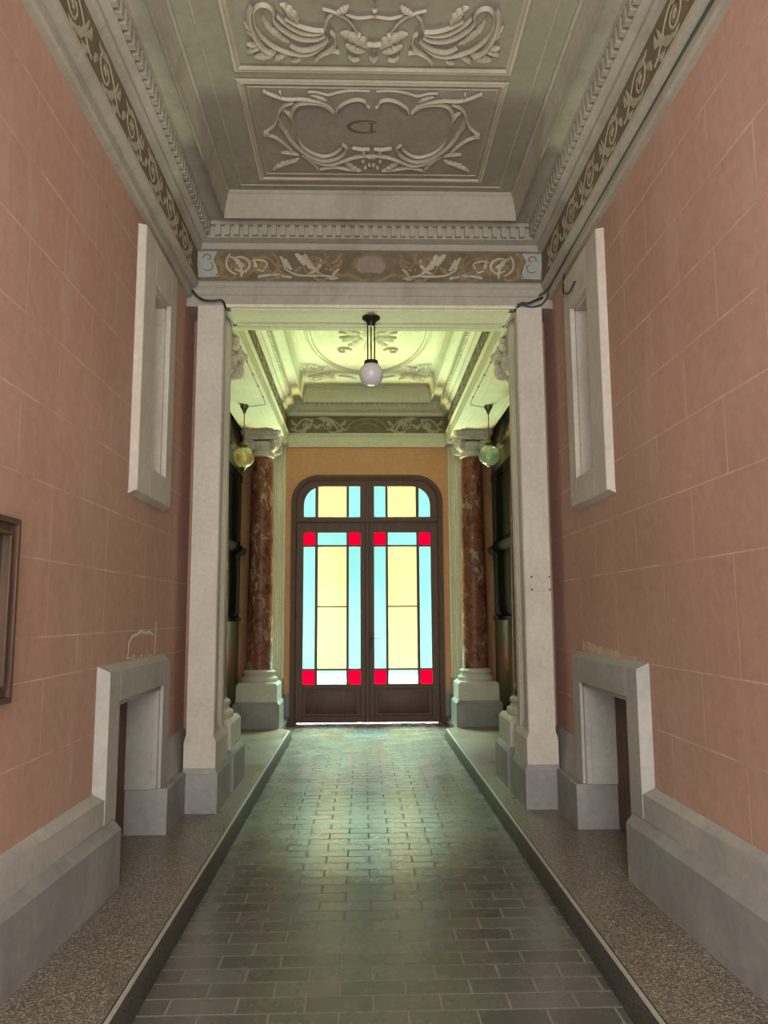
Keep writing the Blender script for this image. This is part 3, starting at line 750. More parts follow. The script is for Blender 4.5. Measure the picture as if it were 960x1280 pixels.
# front frieze on the beam
zc = (ZF0 + ZF1) / 2
ff = lambda u, v, h: (u, YB - .0012 - h, zc + v)
mb = MB(); draw(mb, ORN_BEAM, ff, .00085, .004)
for g in (ff, mirror(ff)):
    for (a, b2) in ((.22, .60), (.66, .98), (1.22, .96)): scroll_run(mb, (lambda g: (lambda u, v, h: g(u, v, h * .5)))(g), a, 0, b2, .088, .010, .004, 1, 1)
    leaf(mb, (1.02, -.09), (1.12, .08), .25, .02, .003, g, 0, 4); leaf(mb, (.92, .08), (.84, -.04), .3, .016, .003, g, 0, 4); leaf(mb, (.50, -.06), (.40, .07), .25, .018, .003, g, 0, 4)
mb.build('scroll_ornament', ['scroll', 'scroll_brown'], t1)
fpl = lambda u, v, h: ff(u, v, h + .0004)
mb = MB(); mv = MB()
for t, w, p in ORN_BEAM:
    for s in (-1, 1):
        q = [(s * a, b2) for a, b2 in p]
        if t == 't': mb.plate(q, .0006, ff)
        if t == 't2': mb.ribbon(catmull(q), .011, .001, ff)
mb.build('pale_ground', 'frieze_teal', t1)
hp = [p for t, w, p in ORN_BEAM if t == 'm'][0]
hp = sorted(set(hp), key=lambda q: -math.atan2(q[1] , q[0] + .02))
mv.plate(catmull(hp) + catmull([(-a, b2) for a, b2 in hp[::-1]]), .0006, ff)
mv.build('central_cartouche', M.setdefault('mauve', weathered('mauve_paint', (.24, .19, .16), (.30, .24, .20), None, 6)), t1)
# long friezes of the front hall
mb = MB()
for sx in (-1, 1):
    fs_ = (lambda u, v, h: (-W1 + .0012 + h, u, zc + v)) if sx < 0 else (lambda u, v, h: (W1 - .0012 - h, u, zc + v))
    y = 5.62
    k = 0
    while y > YN + .5:
        scroll_run(mb, fs_, y, 0, y - .40, .092, .012, .004, 0, 1)
        leaf(mb, (y - .05, .08), (y - .30, -.09), .25, .026, .004, fs_, 0, 5)
        y -= .44; k += 1
mb.build('side_scroll_ornament', ['scroll', 'scroll_brown'], t1)
# vestibule friezes
mb = MB()
fb = lambda u, v, h: (u, YV1 - .0012 - h, zc + v)
for g in (fb, mirror(fb)):
    for (a, b2) in ((.30, .72), (1.10, .74)):
        scroll_run(mb, g, a, 0, b2, .092, .013, .005, 0, 0)
    leaf(mb, (.42, -.08), (.72, .085), .25, .03, .005, g, 0, 5)
    leaf(mb, (.78, .07), (1.05, -.085), -.25, .028, .005, g, 0, 5)
    mb.ribbon(bez((0, .085), (.14, .085), (.26, .05), (.30, -.09)), .010, .004, g, 1)
    mb.ribbon(bez((0, .02), (.08, .02), (.16, -.01), (.18, -.06)), .008, .004, g, 1)
for sx in (-1, 1):
    fs_ = (lambda u, v, h: (-W2 + .0012 + h, u, zc + v)) if sx < 0 else (lambda u, v, h: (W2 - .0012 - h, u, zc + v))
    y = 10.7
    while y > 6.8:
        scroll_run(mb, fs_, y, 0, y - .40, .092, .012, .004, 0, 1); y -= .44
mb.build('scroll_ornament', ['scroll', M.setdefault('olive_light', weathered('olive_scroll', (.26, .23, .15), (.34, .30, .20), None, 6))], t2)

# ---- ceiling reliefs of the front hall
far = MB(); draw(far, ORN_FAR, fc, .00074, .020)
far.build('cartouche_relief', 'relief', CE)
hp = ORN_FAR[0][2]
MB().plate(catmull([(x, y) for x, y in hp]) + catmull([(-x, y) for x, y in hp[::-1]]), .002, fc).build('cartouche_field', 'field', CE)
f_l = lambda u, v, h: fc(u, v, h + .002)
lt = MB()      # painted monogram: a wide C with a small I inside it
lt.ribbon([(-.045 + .112 * math.cos(a), 4.735 + .062 * math.sin(a)) for a in [R(48 + i * 264 / 24) for i in range(25)]], [.005 + .009 * math.sin(PI * i / 24) for i in range(25)], .001, f_l)
lt.plate([(-.012, 4.700), (.004, 4.700), (.004, 4.772), (-.012, 4.772)], .001, f_l)
lt.plate([(-.026, 4.695), (.018, 4.695), (.018, 4.701), (-.026, 4.701)], .001, f_l); lt.plate([(-.026, 4.771), (.018, 4.771), (.018, 4.777), (-.026, 4.777)], .001, f_l)
lt.build('monogram', 'letter', CE)
near = MB(); draw(near, ORN_NEAR, fc, .00064, .024)
# the rest of the big panel, above the viewer
for g in (fc, mirror(fc)):
    scroll_run(near, g, .15, 3.2, .72, .22, .03, .018); scroll_run(near, g, .15, 2.72, .72, .2, .03, .018)
near.ribbon([(.30 * math.cos(a), 3.2 + .40 * math.sin(a)) for a in [2 * PI * i / 40 for i in range(41)]], .02, .018, fc)
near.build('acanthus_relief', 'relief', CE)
# ---- vestibule ceiling relief
H = .028; vc = 8.57
vr = MB()
frame_rect(vr, -.865, .865, YV0 + .31, YV1 - .32, .03, .012)
for a_, b2, w_ in ((.72, 1.45, .02), (.665, 1.375, .009)):
    vr.ribbon([(a_ * math.cos(t), vc + b2 * math.sin(t)) for t in [2 * PI * i / 72 for i in range(73)]], w_, H, fc)
for g0 in (fc, mirror(fc)):
    for sy in (-1, 1):
        g = (lambda g0, sy: (lambda u, v, h: g0(u, vc + sy * v, h)))(g0, sy)
        scroll_run(vr, g, .45, 1.62, .83, .14, .02, H); scroll_run(vr, g, .80, 1.22, .55, .13, .02, H)
        leaf(vr, (.50, 1.42), (.80, 1.80), .2, .05, H, g, 0, 5); leaf(vr, (.60, 1.30), (.83, 1.05), -.2, .04, H, g, 0, 5)
        leaf(vr, (.38, 1.55), (.15, 1.75), .2, .045, H, g, 0, 5)
        for k in range(5):
            a = PI * (k + .5) / 10
            leaf(vr, (.10 * math.cos(a), .14 * math.sin(a)), (.34 * math.cos(a), .50 * math.sin(a)), .1 * (-1) ** k, .045, H * 1.3, g, 0, 3)
        vr.ribbon(spiral(.30, .52, .10, 1.2, PI, 1), shrink(35, .018), H, g)
vr.disc((0, vc), .11, .05, fc, 0, 20, .14)
vr.build('oval_relief', 'relief_pale', CV)

# ------------------------------------------------------------------ far wall with the arched door opening
DX, DZ, DR = 1.055, 3.46, .36
arcL = [(-DX + DR - DR * math.cos(PI / 2 * i / 10), DZ - DR + DR * math.sin(PI / 2 * i / 10)) for i in range(11)]
outline = [(-DX, 0)] + arcL + [(-x, z) for x, z in arcL[::-1]] + [(DX, 0)]
wb = MB()
for (x0, x1) in ((-2.05, -DX), (DX, 2.05)): wb.box(x0, x1, YD, YD + .30, -.1, 4.75)
seg = outline[1:-1]
for (xa, za), (xb, zb) in zip(seg[:-1], seg[1:]):
    if abs(xb - xa) < 1e-6: continue
    wb.add([(xa, YD, za), (xb, YD, zb), (xb, YD, 4.75), (xa, YD, 4.75), (xa, YD + .3, za), (xb, YD + .3, zb), (xb, YD + .3, 4.75), (xa, YD + .3, 4.75)],
           [(0, 1, 2, 3), (7, 6, 5, 4), (0, 4, 5, 1), (3, 2, 6, 7)])
wb.build('wall_back', 'salmon_back', **S_)
tb = MB()
for s in (-1, 1): tb.box(s * 1.075, s * 1.16, YD - .012, YD + .01, 0, .42)
tb.build('baseboard_back', 'base_grey', **S_)

MB().box(-DX, DX, YD + .10, YD + .35, -.02, .04).build('trim_added_threshold', 'base_grey', **S_)  # strip added behind the leaves to block light leaking under the door
# main door
D1 = empty('door_1', (0, YD + .03, 0), label='arched double door of brown wood with yellow, aqua and red stained glass', **S_)
YG = YD + .045      # glass plane
def ring(mb, outer, inner, y0, y1):
    n = len(outer)
    vs = [(x, y0, z) for x, z in outer] + [(x, y0, z) for x, z in inner] + [(x, y1, z) for x, z in outer] + [(x, y1, z) for x, z in inner]
    for i in range(n - 1):
        mb.add([vs[i], vs[i + 1], vs[n + i + 1], vs[n + i], vs[2 * n + i], vs[2 * n + i + 1], vs[3 * n + i + 1], vs[3 * n + i]],
               [(0, 1, 2, 3), (7, 6, 5, 4), (3, 2, 6, 7), (0, 4, 5, 1)])
def inset(d):
    r = DR - d
    a = [(-DX + DR - r * math.cos(PI / 2 * i / 10), DZ - DR + r * math.sin(PI / 2 * i / 10)) for i in range(11)]
    return [(-DX + d, 0)] + a + [(-x, z) for x, z in a[::-1]] + [(DX - d, 0)]
fm = MB()
ring(fm, inset(0.0), inset(.045), YD - .02, YD + .10)
ring(fm, inset(-.028), inset(0.02), YD - .035, YD - .005)
ring(fm, inset(.03), inset(.075), YD + .067, YD + .10)
fm.box(-DX + .04, DX - .04, YD - .012, YD + .09, 2.80, 2.875)
fm.box(-DX + .04, DX - .04, YD - .028, YD + .02, 2.815, 2.84)
fm.build('door_frame', 'door_wood', D1, bevel=.004)
# transom light
tr = MB()
ti = inset(.045)
arc_in = inset(.135)
ztop, zbot = 3.325, 2.885
XP = dict(o=.905, i=.10)
# rails / stiles around the two lights
xs_bars = [(.262, .295), (.70, .742)]
zr0, zr1 = 2.87, ti[11][1]
poly = [p for p in ti[1:-1]]
# fill region between outer line and glass outline
go = [(-.905, zbot), (-.905, 3.06)] + [(-.905 + .265 - .265 * math.cos(PI / 2 * i / 8), 3.06 + .265 * math.sin(PI / 2 * i / 8)) for i in range(1, 9)]
fo = [(-DX + .045, zbot), (-DX + .045, 3.06)] + [(-DX + .045 + .33 - .33 * math.cos(PI / 2 * i / 8), 3.09 + .33 * math.sin(PI / 2 * i / 8)) for i in range(1, 9)]
for s in (-1, 1):
    o_ = [(-s * x, z) for x, z in fo] + [(0, fo[-1][1])]
    i_ = [(-s * x, z) for x, z in go] + [(0, go[-1][1])]
    ring(tr, o_, i_, YD + .0, YD + .075)
    tr.box(-s * 0, s * .10, YD + .0, YD + .075, 2.86, 3.33)
    tr.box(s * .09, s * (DX - .045), YD, YD + .075, 2.85, zbot)
    for a, b_ in xs_bars: tr.box(s * a, s * b_, YD + .012, YD + .07, zbot, 3.33)
tr.box(-.022, .022, YD - .016, YD + .02, 2.875, 3.41)
trans = tr.build('transom_light', 'door_wood', D1, bevel=.003)
gl = MB()
for s in (-1, 1):
    def pane(x0, x1, z0, z1, mi): gl.box(s * x0, s * x1, YG, YG + .006, z0, z1, mi)
    pane(.095, .27, zbot - .01, 3.33, 1); pane(.285, .71, zbot - .01, 3.33, 0)
    pp = [(s * .735, zbot - .01), (s * .735, 3.33)] + [(-s * x, z) for x, z in go[::-1] if -x > .735] + [(s * .905, zbot - .01)]
    pp = [(s * .735, zbot - .01), (s * .735, 3.318)] + [(-s * x, z) for x, z in go[::-1] if -x > .735]
    n = len(pp); gl.add([(x, YG, z) for x, z in pp] + [(x, YG + .006, z) for x, z in pp], [tuple(range(n)), tuple(range(n, 2 * n))], 1)
gl.build('stained_glass', ['glass_yellow', 'glass_cyan'], trans)
for s in (-1, 1):
    lf = MB(); y0, y1 = YD + .008, YD + .065
    X0, X1 = .008, DX - .047
    zb_, zt = .013, 2.798
    gz0, gz1 = .535, 2.655
    go0, gi1 = .098, .905
    lf.box(s * X0, s * go0, y0, y1, zb_, zt); lf.box(s * gi1, s * X1, y0, y1, zb_, zt)
    lf.box(s * go0, s * gi1, y0, y1, gz1, zt); lf.box(s * go0, s * gi1, y0, y1, zb_, .10); lf.box(s * go0, s * gi1, y0, y1, .47, gz0)
    lf.box(s * go0, s * gi1, y0 + .02, y1, .10, .47)
    for a, b_ in ((.262, .296), (.703, .742)): lf.box(s * a, s * b_, y0 + .006, y1, gz0, gz1)
    for a, b_ in ((.722, .750), (2.453, 2.483)): lf.box(s * go0, s * gi1, y0 + .008, y1, a, b_)
    lf.box(s * .296, s * .703, y0 + .012, y1, 1.598, 1.618)
    leafo = lf.build('door_leaf', 'door_wood', D1, bevel=.003, label=('leaf with a lever handle' if s > 0 else 'leaf with the covering strip'))
    pn = MB()
    pn.frustum((min(s * .16, s * .85), max(s * .16, s * .85), 0, 1), .16, (0, 1, 0, 1), .4) if False else None
    vs = [(s * .14, y0 + .021, .13), (s * .865, y0 + .021, .13), (s * .865, y0 + .021, .44), (s * .14, y0 + .021, .44), (s * .19, y0 + .004, .175), (s * .815, y0 + .004, .175), (s * .815, y0 + .004, .395), (s * .19, y0 + .004, .395)]
    pn.add(vs, [(4, 5, 6, 7), (0, 1, 5, 4), (1, 2, 6, 5), (2, 3, 7, 6), (3, 0, 4, 7)])
    pn.build('raised_panel', 'door_wood', leafo)
    g = MB()
    def pane(x0, x1, z0, z1, mi): g.box(s * x0, s * x1, YG, YG + .006, z0, z1, mi)
    for x0, x1 in ((.095, .270), (.735, .908)):
        pane(x0, x1, .53, .735, 2); pane(x0, x1, 2.47, 2.66, 2); pane(x0, x1, .735, 2.47, 1)
    pane(.285, .715, .53, .735, 1); pane(.285, .715, 2.47, 2.66, 1); pane(.285, .715, .735, 1.608, 0); pane(.285, .715, 1.608, 2.47, 0)
    g.build('stained_glass', ['glass_yellow', 'glass_cyan', 'glass_red'], leafo)
    if s < 0:
        MB().extrude([(-.030, 0), (-.022, -.022), (.022, -.022), (.030, 0)], lambda x, y: (x, y0 + y, zb_), lambda x, y: (x, y0 + y, zt)).build('covering_strip', 'door_wood', leafo)
    else:
        h = MB(); h.box(.035, .066, y0 - .008, y0, 1.02, 1.24); h.tube([(.05, y0, 1.16), (.05, y0 - .05, 1.16), (.07, y0 - .055, 1.16), (.185, y0 - .055, 1.155)], .009)
        h.build('lever_handle', 'dark_metal', leafo)
    hg = MB()
    for z in (.35, 1.5, 2.5): hg.lathe([(.009, -.05), (.011, -.045), (.011, .045), (.009, .05)], (s * (X1 + .004), y0 - .004, z), 10)
    hg.build('hinge', 'dark_metal', leafo)

# ------------------------------------------------------------------ pilasters of the portal
def portal_pilaster(sx, label):
    p = empty('pilaster', (sx * 1.26, 6.0, WK), label=label, category='pilaster', group='pilasters of the passage')
    inner = [(1.352, 5.80), (1.158, 5.80), (1.152, 5.808), (1.152, 5.875), (1.160, 5.88), (1.160, 5.892), (1.176, 5.90), (1.176, 6.06), (1.164, 6.07), (1.164, 6.085), (1.152, 6.10), (1.152, 6.19), (1.165, 6.20), (1.165, 6.238), (1.352, 6.238)]
    MB().prism([(sx * x, y) for x, y in inner], .60, ZS + .002).build('shaft', 'stone', p)
    b = MB()
    def fr_(a, z0, c, z1): b.frustum((min(sx * a[0], sx * a[1]), max(sx * a[0], sx * a[1]), a[2], a[3]), z0, (min(sx * c[0], sx * c[1]), max(sx * c[0], sx * c[1]), c[2], c[3]), z1)
    fr_((1.130, 1.362, 5.768, 6.25), .36, (1.130, 1.362, 5.768, 6.25), .588)
    fr_((1.130, 1.362, 5.768, 6.25), .588, (1.156, 1.354, 5.802, 6.238), .638)
    b.build('base_course', 'stone', p, bevel=.003)
    b = MB()
    fr_((1.108, 1.366, 5.745, 6.262), WK - .02, (1.108, 1.366, 5.745, 6.262), .368)
    fr_((1.108, 1.366, 5.745, 6.262), .368, (1.131, 1.361, 5.77, 6.25), .412)
    b.build('plinth', 'base_grey', p, bevel=.004)
    c = MB()
    c.frustum((min(sx * 1.155, sx * 1.18), max(sx * 1.155, sx * 1.18), 5.895, 6.08), .63, (min(sx * 1.172, sx * 1.18), max(sx * 1.172, sx * 1.18), 5.895, 6.08), .70)
    c.build('panel_sill', 'stone', p)
    # narrow filler between this pier and the column pedestal
    MB().box(sx * 1.168, sx * 1.80, 6.264, 6.416, WK - .02, .60).build('trim_return_' + ('left' if sx < 0 else 'right'), 'base_grey', **S_)
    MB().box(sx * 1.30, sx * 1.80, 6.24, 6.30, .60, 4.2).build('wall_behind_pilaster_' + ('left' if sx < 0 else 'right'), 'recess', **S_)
    return p
pl_ = portal_pilaster(-1, 'tall cream stone pilaster carrying the beam, without any screwed plate, on the left')
pr_ = portal_pilaster(1, 'tall cream stone pilaster carrying the beam, with a small screwed plate on its face')
pk = empty('cover_plate', (1.29, 5.797, 1.725), label='small painted cover plate with four dark screws on the stone pilaster', category='plate')
MB().box(1.196, 1.350, 5.794, 5.7995, 1.665, 1.785).build('plate', 'stone', pk, bevel=.002)
for x in (1.206, 1.340):
    for z in (1.677, 1.773):
        MB().extrude([(.007 * math.cos(2 * PI * i / 10), .007 * math.sin(2 * PI * i / 10)) for i in range(10)], lambda a, c: (x + a, 5.790, z + c), lambda a, c: (x + a, 5.7945, z + c)).build('screw', 'dark_metal', pk)

# pilasters against the far wall
for sx, lb in ((-1, 'narrow ribbed pilaster against the far wall, behind the column left of the door'), (1, 'narrow ribbed pilaster against the far wall, behind the column right of the door')):
    p = empty('wall_pilaster', (sx * 1.3, 10.85, 0), label=lb, category='pilaster', group='pilasters of the passage')
    prof = [(1.62, 10.95), (1.62, 10.72), (1.30, 10.72), (1.295, 10.735), (1.28, 10.735), (1.275, 10.76), (1.255, 10.765), (1.25, 10.80), (1.225, 10.80), (1.22, 10.84), (1.20, 10.845), (1.195, 10.90), (1.165, 10.905), (1.165, 10.95)]
    MB().prism([(sx * x, y) for x, y in prof], .62, ZS + .002).build('shaft', 'vault', p)
    b = MB(); b.box(sx * 1.16, sx * 1.64, 10.70, 10.95, .40, .62); b.build('base_course', 'stone', p, bevel=.006)
    b = MB(); b.box(sx * 1.145, sx * 1.66, 10.68, 10.95, WK - .02, .40); b.build('plinth', 'base_grey', p, bevel=.006)

# ------------------------------------------------------------------ columns
def volute(mb, c, ax, r, th):
    """round volute: a thick disc whose axis is ax, with a raised spiral on both faces"""
    ax = Vector(ax).normalized(); up = Vector((0, 0, 1)); side = ax.cross(up).normalized(); c = Vector(c)
    n = 24
    vs = []; fs = []
    rings = [(0, -.5), (.35, -.5), (.9, -.46), (1, -.36), (.9, 0), (1, .36), (.9, .46), (.35, .5), (0, .5)]
    for rr, t in rings:
        for k in range(n):
            a = 2 * PI * k / n; vs.append(c + ax * th * t + (side * math.cos(a) + up * math.sin(a)) * r * max(rr, .02))
    for i in range(len(rings) - 1):
        for k in range(n): fs.append((i * n + k, i * n + (k + 1) % n, (i + 1) * n + (k + 1) % n, (i + 1) * n + k))
    mb.add(vs, fs, 0, True)
    for s in (-1, 1):
        f = lambda u, v, h: tuple(c + ax * s * (th * .46 + h) + side * u + up * v)
        sp = spiral(0, 0, r * .92, 1.9, PI / 2, -1, 44, .12)
        mb.ribbon(sp, shrink(len(sp), r * .15, .4), r * .16, f); mb.disc((0, 0), r * .18, r * .2, f)
def column(loc, label):
    x, y = loc
    c = empty('column', (x, y, WK), label=label, category='column', group='red marble columns of the vestibule')
    p = MB()
    p.frustum((x - .292, x + .292, y - .292, y + .292), .0 if y > 9 else WK - .02, (x - .292, x + .292, y - .292, y + .292), .385)
    p.frustum((x - .292, x + .292, y - .292, y + .292), .385, (x - .262, x + .262, y - .262, y + .262), .42)
    p.build('pedestal', 'base_grey', c, bevel=.006)
    p = MB()
    p.frustum((x - .26, x + .26, y - .26, y + .26), .41, (x - .258, x + .258, y - .258, y + .258), .62)
    p.frustum((x - .258, x + .258, y - .258, y + .258), .62, (x - .232, x + .232, y - .232, y + .232), .65)
    p.build('pedestal_die', 'stone', c, bevel=.006)
    b = MB()
    prof = [(.225, .645), (.232, .66), (.234, .685), (.226, .705), (.205, .712), (.200, .725), (.19, .74), (.186, .748), (.20, .752), (.206, .765), (.204, .782), (.194, .79), (.178, .793), (.176, .806), (.15, .806)]
    b.lathe(prof, (x, y, 0), 40); b.build('base', 'stone', c)
    s = MB(); pr = []
    for i in range(25):
        t = i / 24; pr.append((.168 - .036 * t ** 1.5 + .003 * math.sin(PI * t), .80 + 2.78 * t))
    s.lathe(pr, (x, y, 0), 40); s.build('shaft', 'marble', c)
    k = MB()
    k.lathe([(.134, 3.565), (.152, 3.57), (.158, 3.582), (.152, 3.594), (.138, 3.598), (.138, 3.64), (.15, 3.65), (.16, 3.66), (.178, 3.70), (.186, 3.735), (.176, 3.765), (.15, 3.775)], (x, y, 0), 40)
    for i in range(20):      # egg moulding
        a = 2 * PI * i / 20
        k.lathe([(.004, -.038), (.014, -.025), (.019, 0), (.016, .022), (.006, .032)], (x + .178 * math.cos(a), y + .178 * math.sin(a), 3.715), 8)
    for a in (45, 135, 225, 315):
        ca, sa = math.cos(R(a)), math.sin(R(a))
        volute(k, (x + .225 * ca, y + .225 * sa, 3.715), (-sa, ca, 0), .082, .075)
        # band from the volute up to the abacus corner, and the husk below
        k.tube([(x + .20 * ca, y + .20 * sa, 3.79), (x + .26 * ca, y + .26 * sa, 3.80), (x + .30 * ca, y + .30 * sa, 3.74)], .022, 8)
    # abacus with hollowed sides and cut corners
    def aba(hw, dip, cut):
        out = []
        for q in range(4):
            rot = Matrix.Rotation(q * PI / 2, 2)
            for i in range(9):
                t = -1 + 2 * i / 8; v = rot @ Vector((t * (hw - cut), -(hw - dip * (1 - t * t)))); out.append((x + v.x, y + v.y))
        return out
    k.prism(aba(.235, .035, .03), 3.785, 3.83); k.prism(aba(.25, .035, .03), 3.83, 3.848); k.prism(aba(.262, .03, .03), 3.848, ZS)
    for a in range(4):       # small flower at the middle of each side
        v = Matrix.Rotation(a * PI / 2, 2) @ Vector((0, -.215)); w_ = Matrix.Rotation(a * PI / 2, 2) @ Vector((1, 0))
        f = lambda u, vv, h: (x + v.x * (1 + h / .215) + w_.x * u, y + v.y * (1 + h / .215) + w_.y * u, 3.82 + vv)
        for i in range(5): k.disc((.028 * math.cos(2 * PI * i / 5), .028 * math.sin(2 * PI * i / 5)), .02, .02, f, 0, 8)
        k.disc((0, 0), .016, .032, f, 0, 8)
    k.build('capital', 'stone', c)
XC = 1.395
column((-XC, 6.71), 'nearer column on the left, red marble, mostly hidden behind the pilaster')
column((XC, 6.71), 'nearer column on the right, red marble, mostly hidden behind the plated pilaster')
column((-XC, 10.13), 'mottled red marble column standing beside the door, under the amber globe')
column((XC, 10.13), 'mottled red marble column standing beside the door, under the greenish globe')

# ------------------------------------------------------------------ dark wooden cabinets in the recesses
for sx, lb in ((-1, 'tall dark wooden wall cabinet in the recess behind the amber globe'), (1, 'tall dark wooden wall cabinet in the recess behind the greenish globe')):
    c = empty('wall_cabinet', (sx * 1.76, 9.2, 1.46), label=lb, category='cabinet', group='dark cabinets in the side recesses')
    ya, yb = 7.6, 10.40
    b = MB(); b.box(sx * 1.725, sx * (XR - .0), ya, yb, 1.46, 3.34); b.box(sx * 1.70, sx * 1.75, ya - .02, yb + .02, 3.28, 3.38); b.build('carcass', 'black_wood', c, bevel=.006)
    n = 4; w_ = (yb - ya) / n
    for k in range(n):
        a = ya + k * w_
        for z0, z1 in ((1.52, 2.28), (2.40, 3.26)):
            d = MB(); d.box(sx * 1.708, sx * 1.726, a + .012, a + w_ - .012, z0, z1)
            d.box(sx * 1.700, sx * 1.71, a + .07, a + w_ - .07, z0 + .07, z1 - .07)
            d.build('cabinet_door', 'black_wood', c, bevel=.004)
    l = MB(); l.extrude([(0, 2.28), (.06, 2.30), (.085, 2.33), (.095, 2.36), (.095, 2.385), (0, 2.385)], lambda d_, z: (sx * (1.73 - d_), ya - .03, z), lambda d_, z: (sx * (1.73 - d_), yb + .04, z)); l.build('ledge', 'black_wood', c)
    l = MB(); l.box(sx * 1.69, sx * XR, ya - .02, yb + .02, 1.42, 1.47); l.build('bottom_rail', 'black_wood', c)

# ------------------------------------------------------------------ lamps
def rose(mb, x, y, z, r, h): mb.lathe([(r, 0), (r * .95, -h * .25), (r * .5, -h * .6), (r * .25, -h)], (x, y, z), 24)
# centre opal globe on three rods
lx, ly = .004, 6.02
L1 = empty('pendant_lamp', (lx, ly, ZS), label='white opal globe lamp on three thin rods under the beam', category='lamp', group='globe pendant lamps')
m_ = MB(); m_.lathe([(.075, -.0), (.072, -.012), (.045, -.03), (.03, -.055), (.026, -.075)], (lx, ly, ZS - .003), 28); m_.build('ceiling_rose', 'dark_metal', L1)
for a in (90, 210, 330):
    MB().tube([(lx + .032 * math.cos(R(a)), ly + .032 * math.sin(R(a)), ZS - .04), (lx + .032 * math.cos(R(a)), ly + .032 * math.sin(R(a)), 3.515)], .0055).build('rod', 'dark_metal', L1)
MB().lathe([(.03, 3.535), (.055, 3.53), (.058, 3.50), (.054, 3.495)], (lx, ly, 0), 28).build('gallery', 'dark_metal', L1)
pr = [(.098 * math.sin(PI * t), 3.42 - .098 * math.cos(PI * t)) for t in [i / 24 for i in range(1, 22)]]
MB().lathe(pr, (lx, ly, 0), 40).build('globe', 'opal', L1)
# two clear globes hung in the side bays
def bay_lamp(x, y, zc_, glass, label, finial):
    L = empty('pendant_lamp', (x, y, ZS), label=label, category='lamp', group='globe pendant lamps')
    m1 = MB(); rose(m1, x, y, ZS - .0, .05, .10); m1.build('ceiling_hook', 'brass', L)
    m1 = MB(); m1.tube([(x, y, ZS - .08), (x, y, zc_ + .20)], .0055); m1.build('chain', 'brass', L)
    m1 = MB(); m1.lathe([(.012, .21), (.016, .20), (.014, .185), (.03, .175), (.045, .155), (.05, .14), (.04, .125), (.05, .115), (.055, .108)], (x, y, zc_), 24); m1.build('gallery', 'brass', L)
    rr = .123
    pr = [(rr * math.sin(PI * t), rr * -math.cos(PI * t)) for t in [i / 28 for i in range(1, 26)]]
    MB().lathe(pr, (x, y, zc_), 40, cap=False).build('globe', glass, L)
    MB().lathe([(.012, .11), (.016, .05), (.03, .03), (.036, 0), (.03, -.025), (.012, -.038)], (x, y, zc_), 20).build('bulb', 'bulb', L)
    if finial:
        MB().lathe([(.035, -.117), (.04, -.122), (.03, -.132), (.018, -.145), (.006, -.168), (.002, -.175)], (x, y, zc_), 20).build('finial', 'brass', L)
    else:
        MB().lathe([(.03, -.119), (.032, -.124), (.015, -.132), (.003, -.136)], (x, y, zc_), 20).build('finial', 'brass', L)
bay_lamp(-1.428, 8.70, 3.285, 'amber', 'amber glass globe lamp with pointed brass tip, hanging by a chain', True)
bay_lamp(1.398, 8.70, 3.31, 'greenish', 'clear greenish glass globe lamp hanging by a chain', False)

# ------------------------------------------------------------------ cables
def smooth(pts, n=6):
    P = [Vector(p) for p in pts]; out = []
    for i in range(len(P) - 1):
        p0, p1, p2, p3 = P[max(i - 1, 0)], P[i], P[i + 1], P[min(i + 2, len(P) - 1)]
        for k in range(n):
            t = k / n
            out.append(.5 * ((2 * p1) + (p2 - p0) * t + (2 * p0 - 5 * p1 + 4 * p2 - p3) * t * t + (3 * p1 - p0 - 3 * p2 + p3) * t ** 3))
    out.append(P[-1]); return out
def cable(label, pts, r=.007, mat='cable', clips=()):
    c = empty('electric_cable', pts[0], label=label, category='cable')
    MB().tube(smooth(pts), r).build('cord', mat, c)
    for p in clips: MB().box(p[0] - .008, p[0] + .008, p[1] - .010, p[1] + .010, p[2] - .008, p[2] + .012).build('clip', 'cable_green', c)
random.seed(11)
cable('long dark cable lying along the moulding above the right wall', [(1.402 + .004 * random.uniform(-1, 1), y, 4.034 + .006 * random.uniform(-1, 1)) for y in [YN + .2 + i * .33 for i in range(22)]] + [(1.385, 5.74, 4.02), (1.33, 5.78, 3.99)], .010, 'cable_green')
cable('black cable looping across the top of the plated pilaster', [(1.36, 5.79, 3.98), (1.31, 5.775, 3.955), (1.24, 5.775, 3.925), (1.19, 5.785, 3.93), (1.15, 5.83, 3.885), (1.14, 5.95, 3.885), (1.13, 6.18, 3.885)], .009)
cable('thinner black cable sagging at the top of the plated pilaster', [(1.405, 5.74, 4.0), (1.36, 5.785, 3.93), (1.28, 5.785, 3.90), (1.21, 5.79, 3.915), (1.16, 5.80, 3.93)], .006)
cable('black cable looping across the top of the plain pilaster', [(-1.385, 5.74, 4.0), (-1.36, 5.775, 3.97), (-1.30, 5.775, 3.935), (-1.23, 5.775, 3.93), (-1.16, 5.785, 3.935), (-1.14, 5.86, 3.885), (-1.14, 6.18, 3.885)], .009)
cable('thin grey cable drooping over the top of the blind window on the right', [(1.41, 5.33, 3.96), (1.385, 5.27, 3.80), (1.385, 5.12, 3.735), (1.385, 4.98, 3.75)], .006)
cl = [(s, y) for s in (-1, 1) for y in (6.6, 7.1, 7.6, 8.1)]
cable('grey cable with clips under the beam, running to the amber globe', [(-1.165, 6.25, ZS - .016), (-1.165, 7.2, ZS - .014), (-1.165, 8.4, ZS - .016), (-1.172, 8.56, ZS - .016), (-1.19, 8.60, ZS - .02), (-1.30, 8.62, ZS - .03), (-1.42, 8.68, ZS - .03)],   .0045, 'cable_grey', [(-1.165, y, ZS - .012) for y in (6.7, 7.1, 7.5, 7.9, 8.3)])
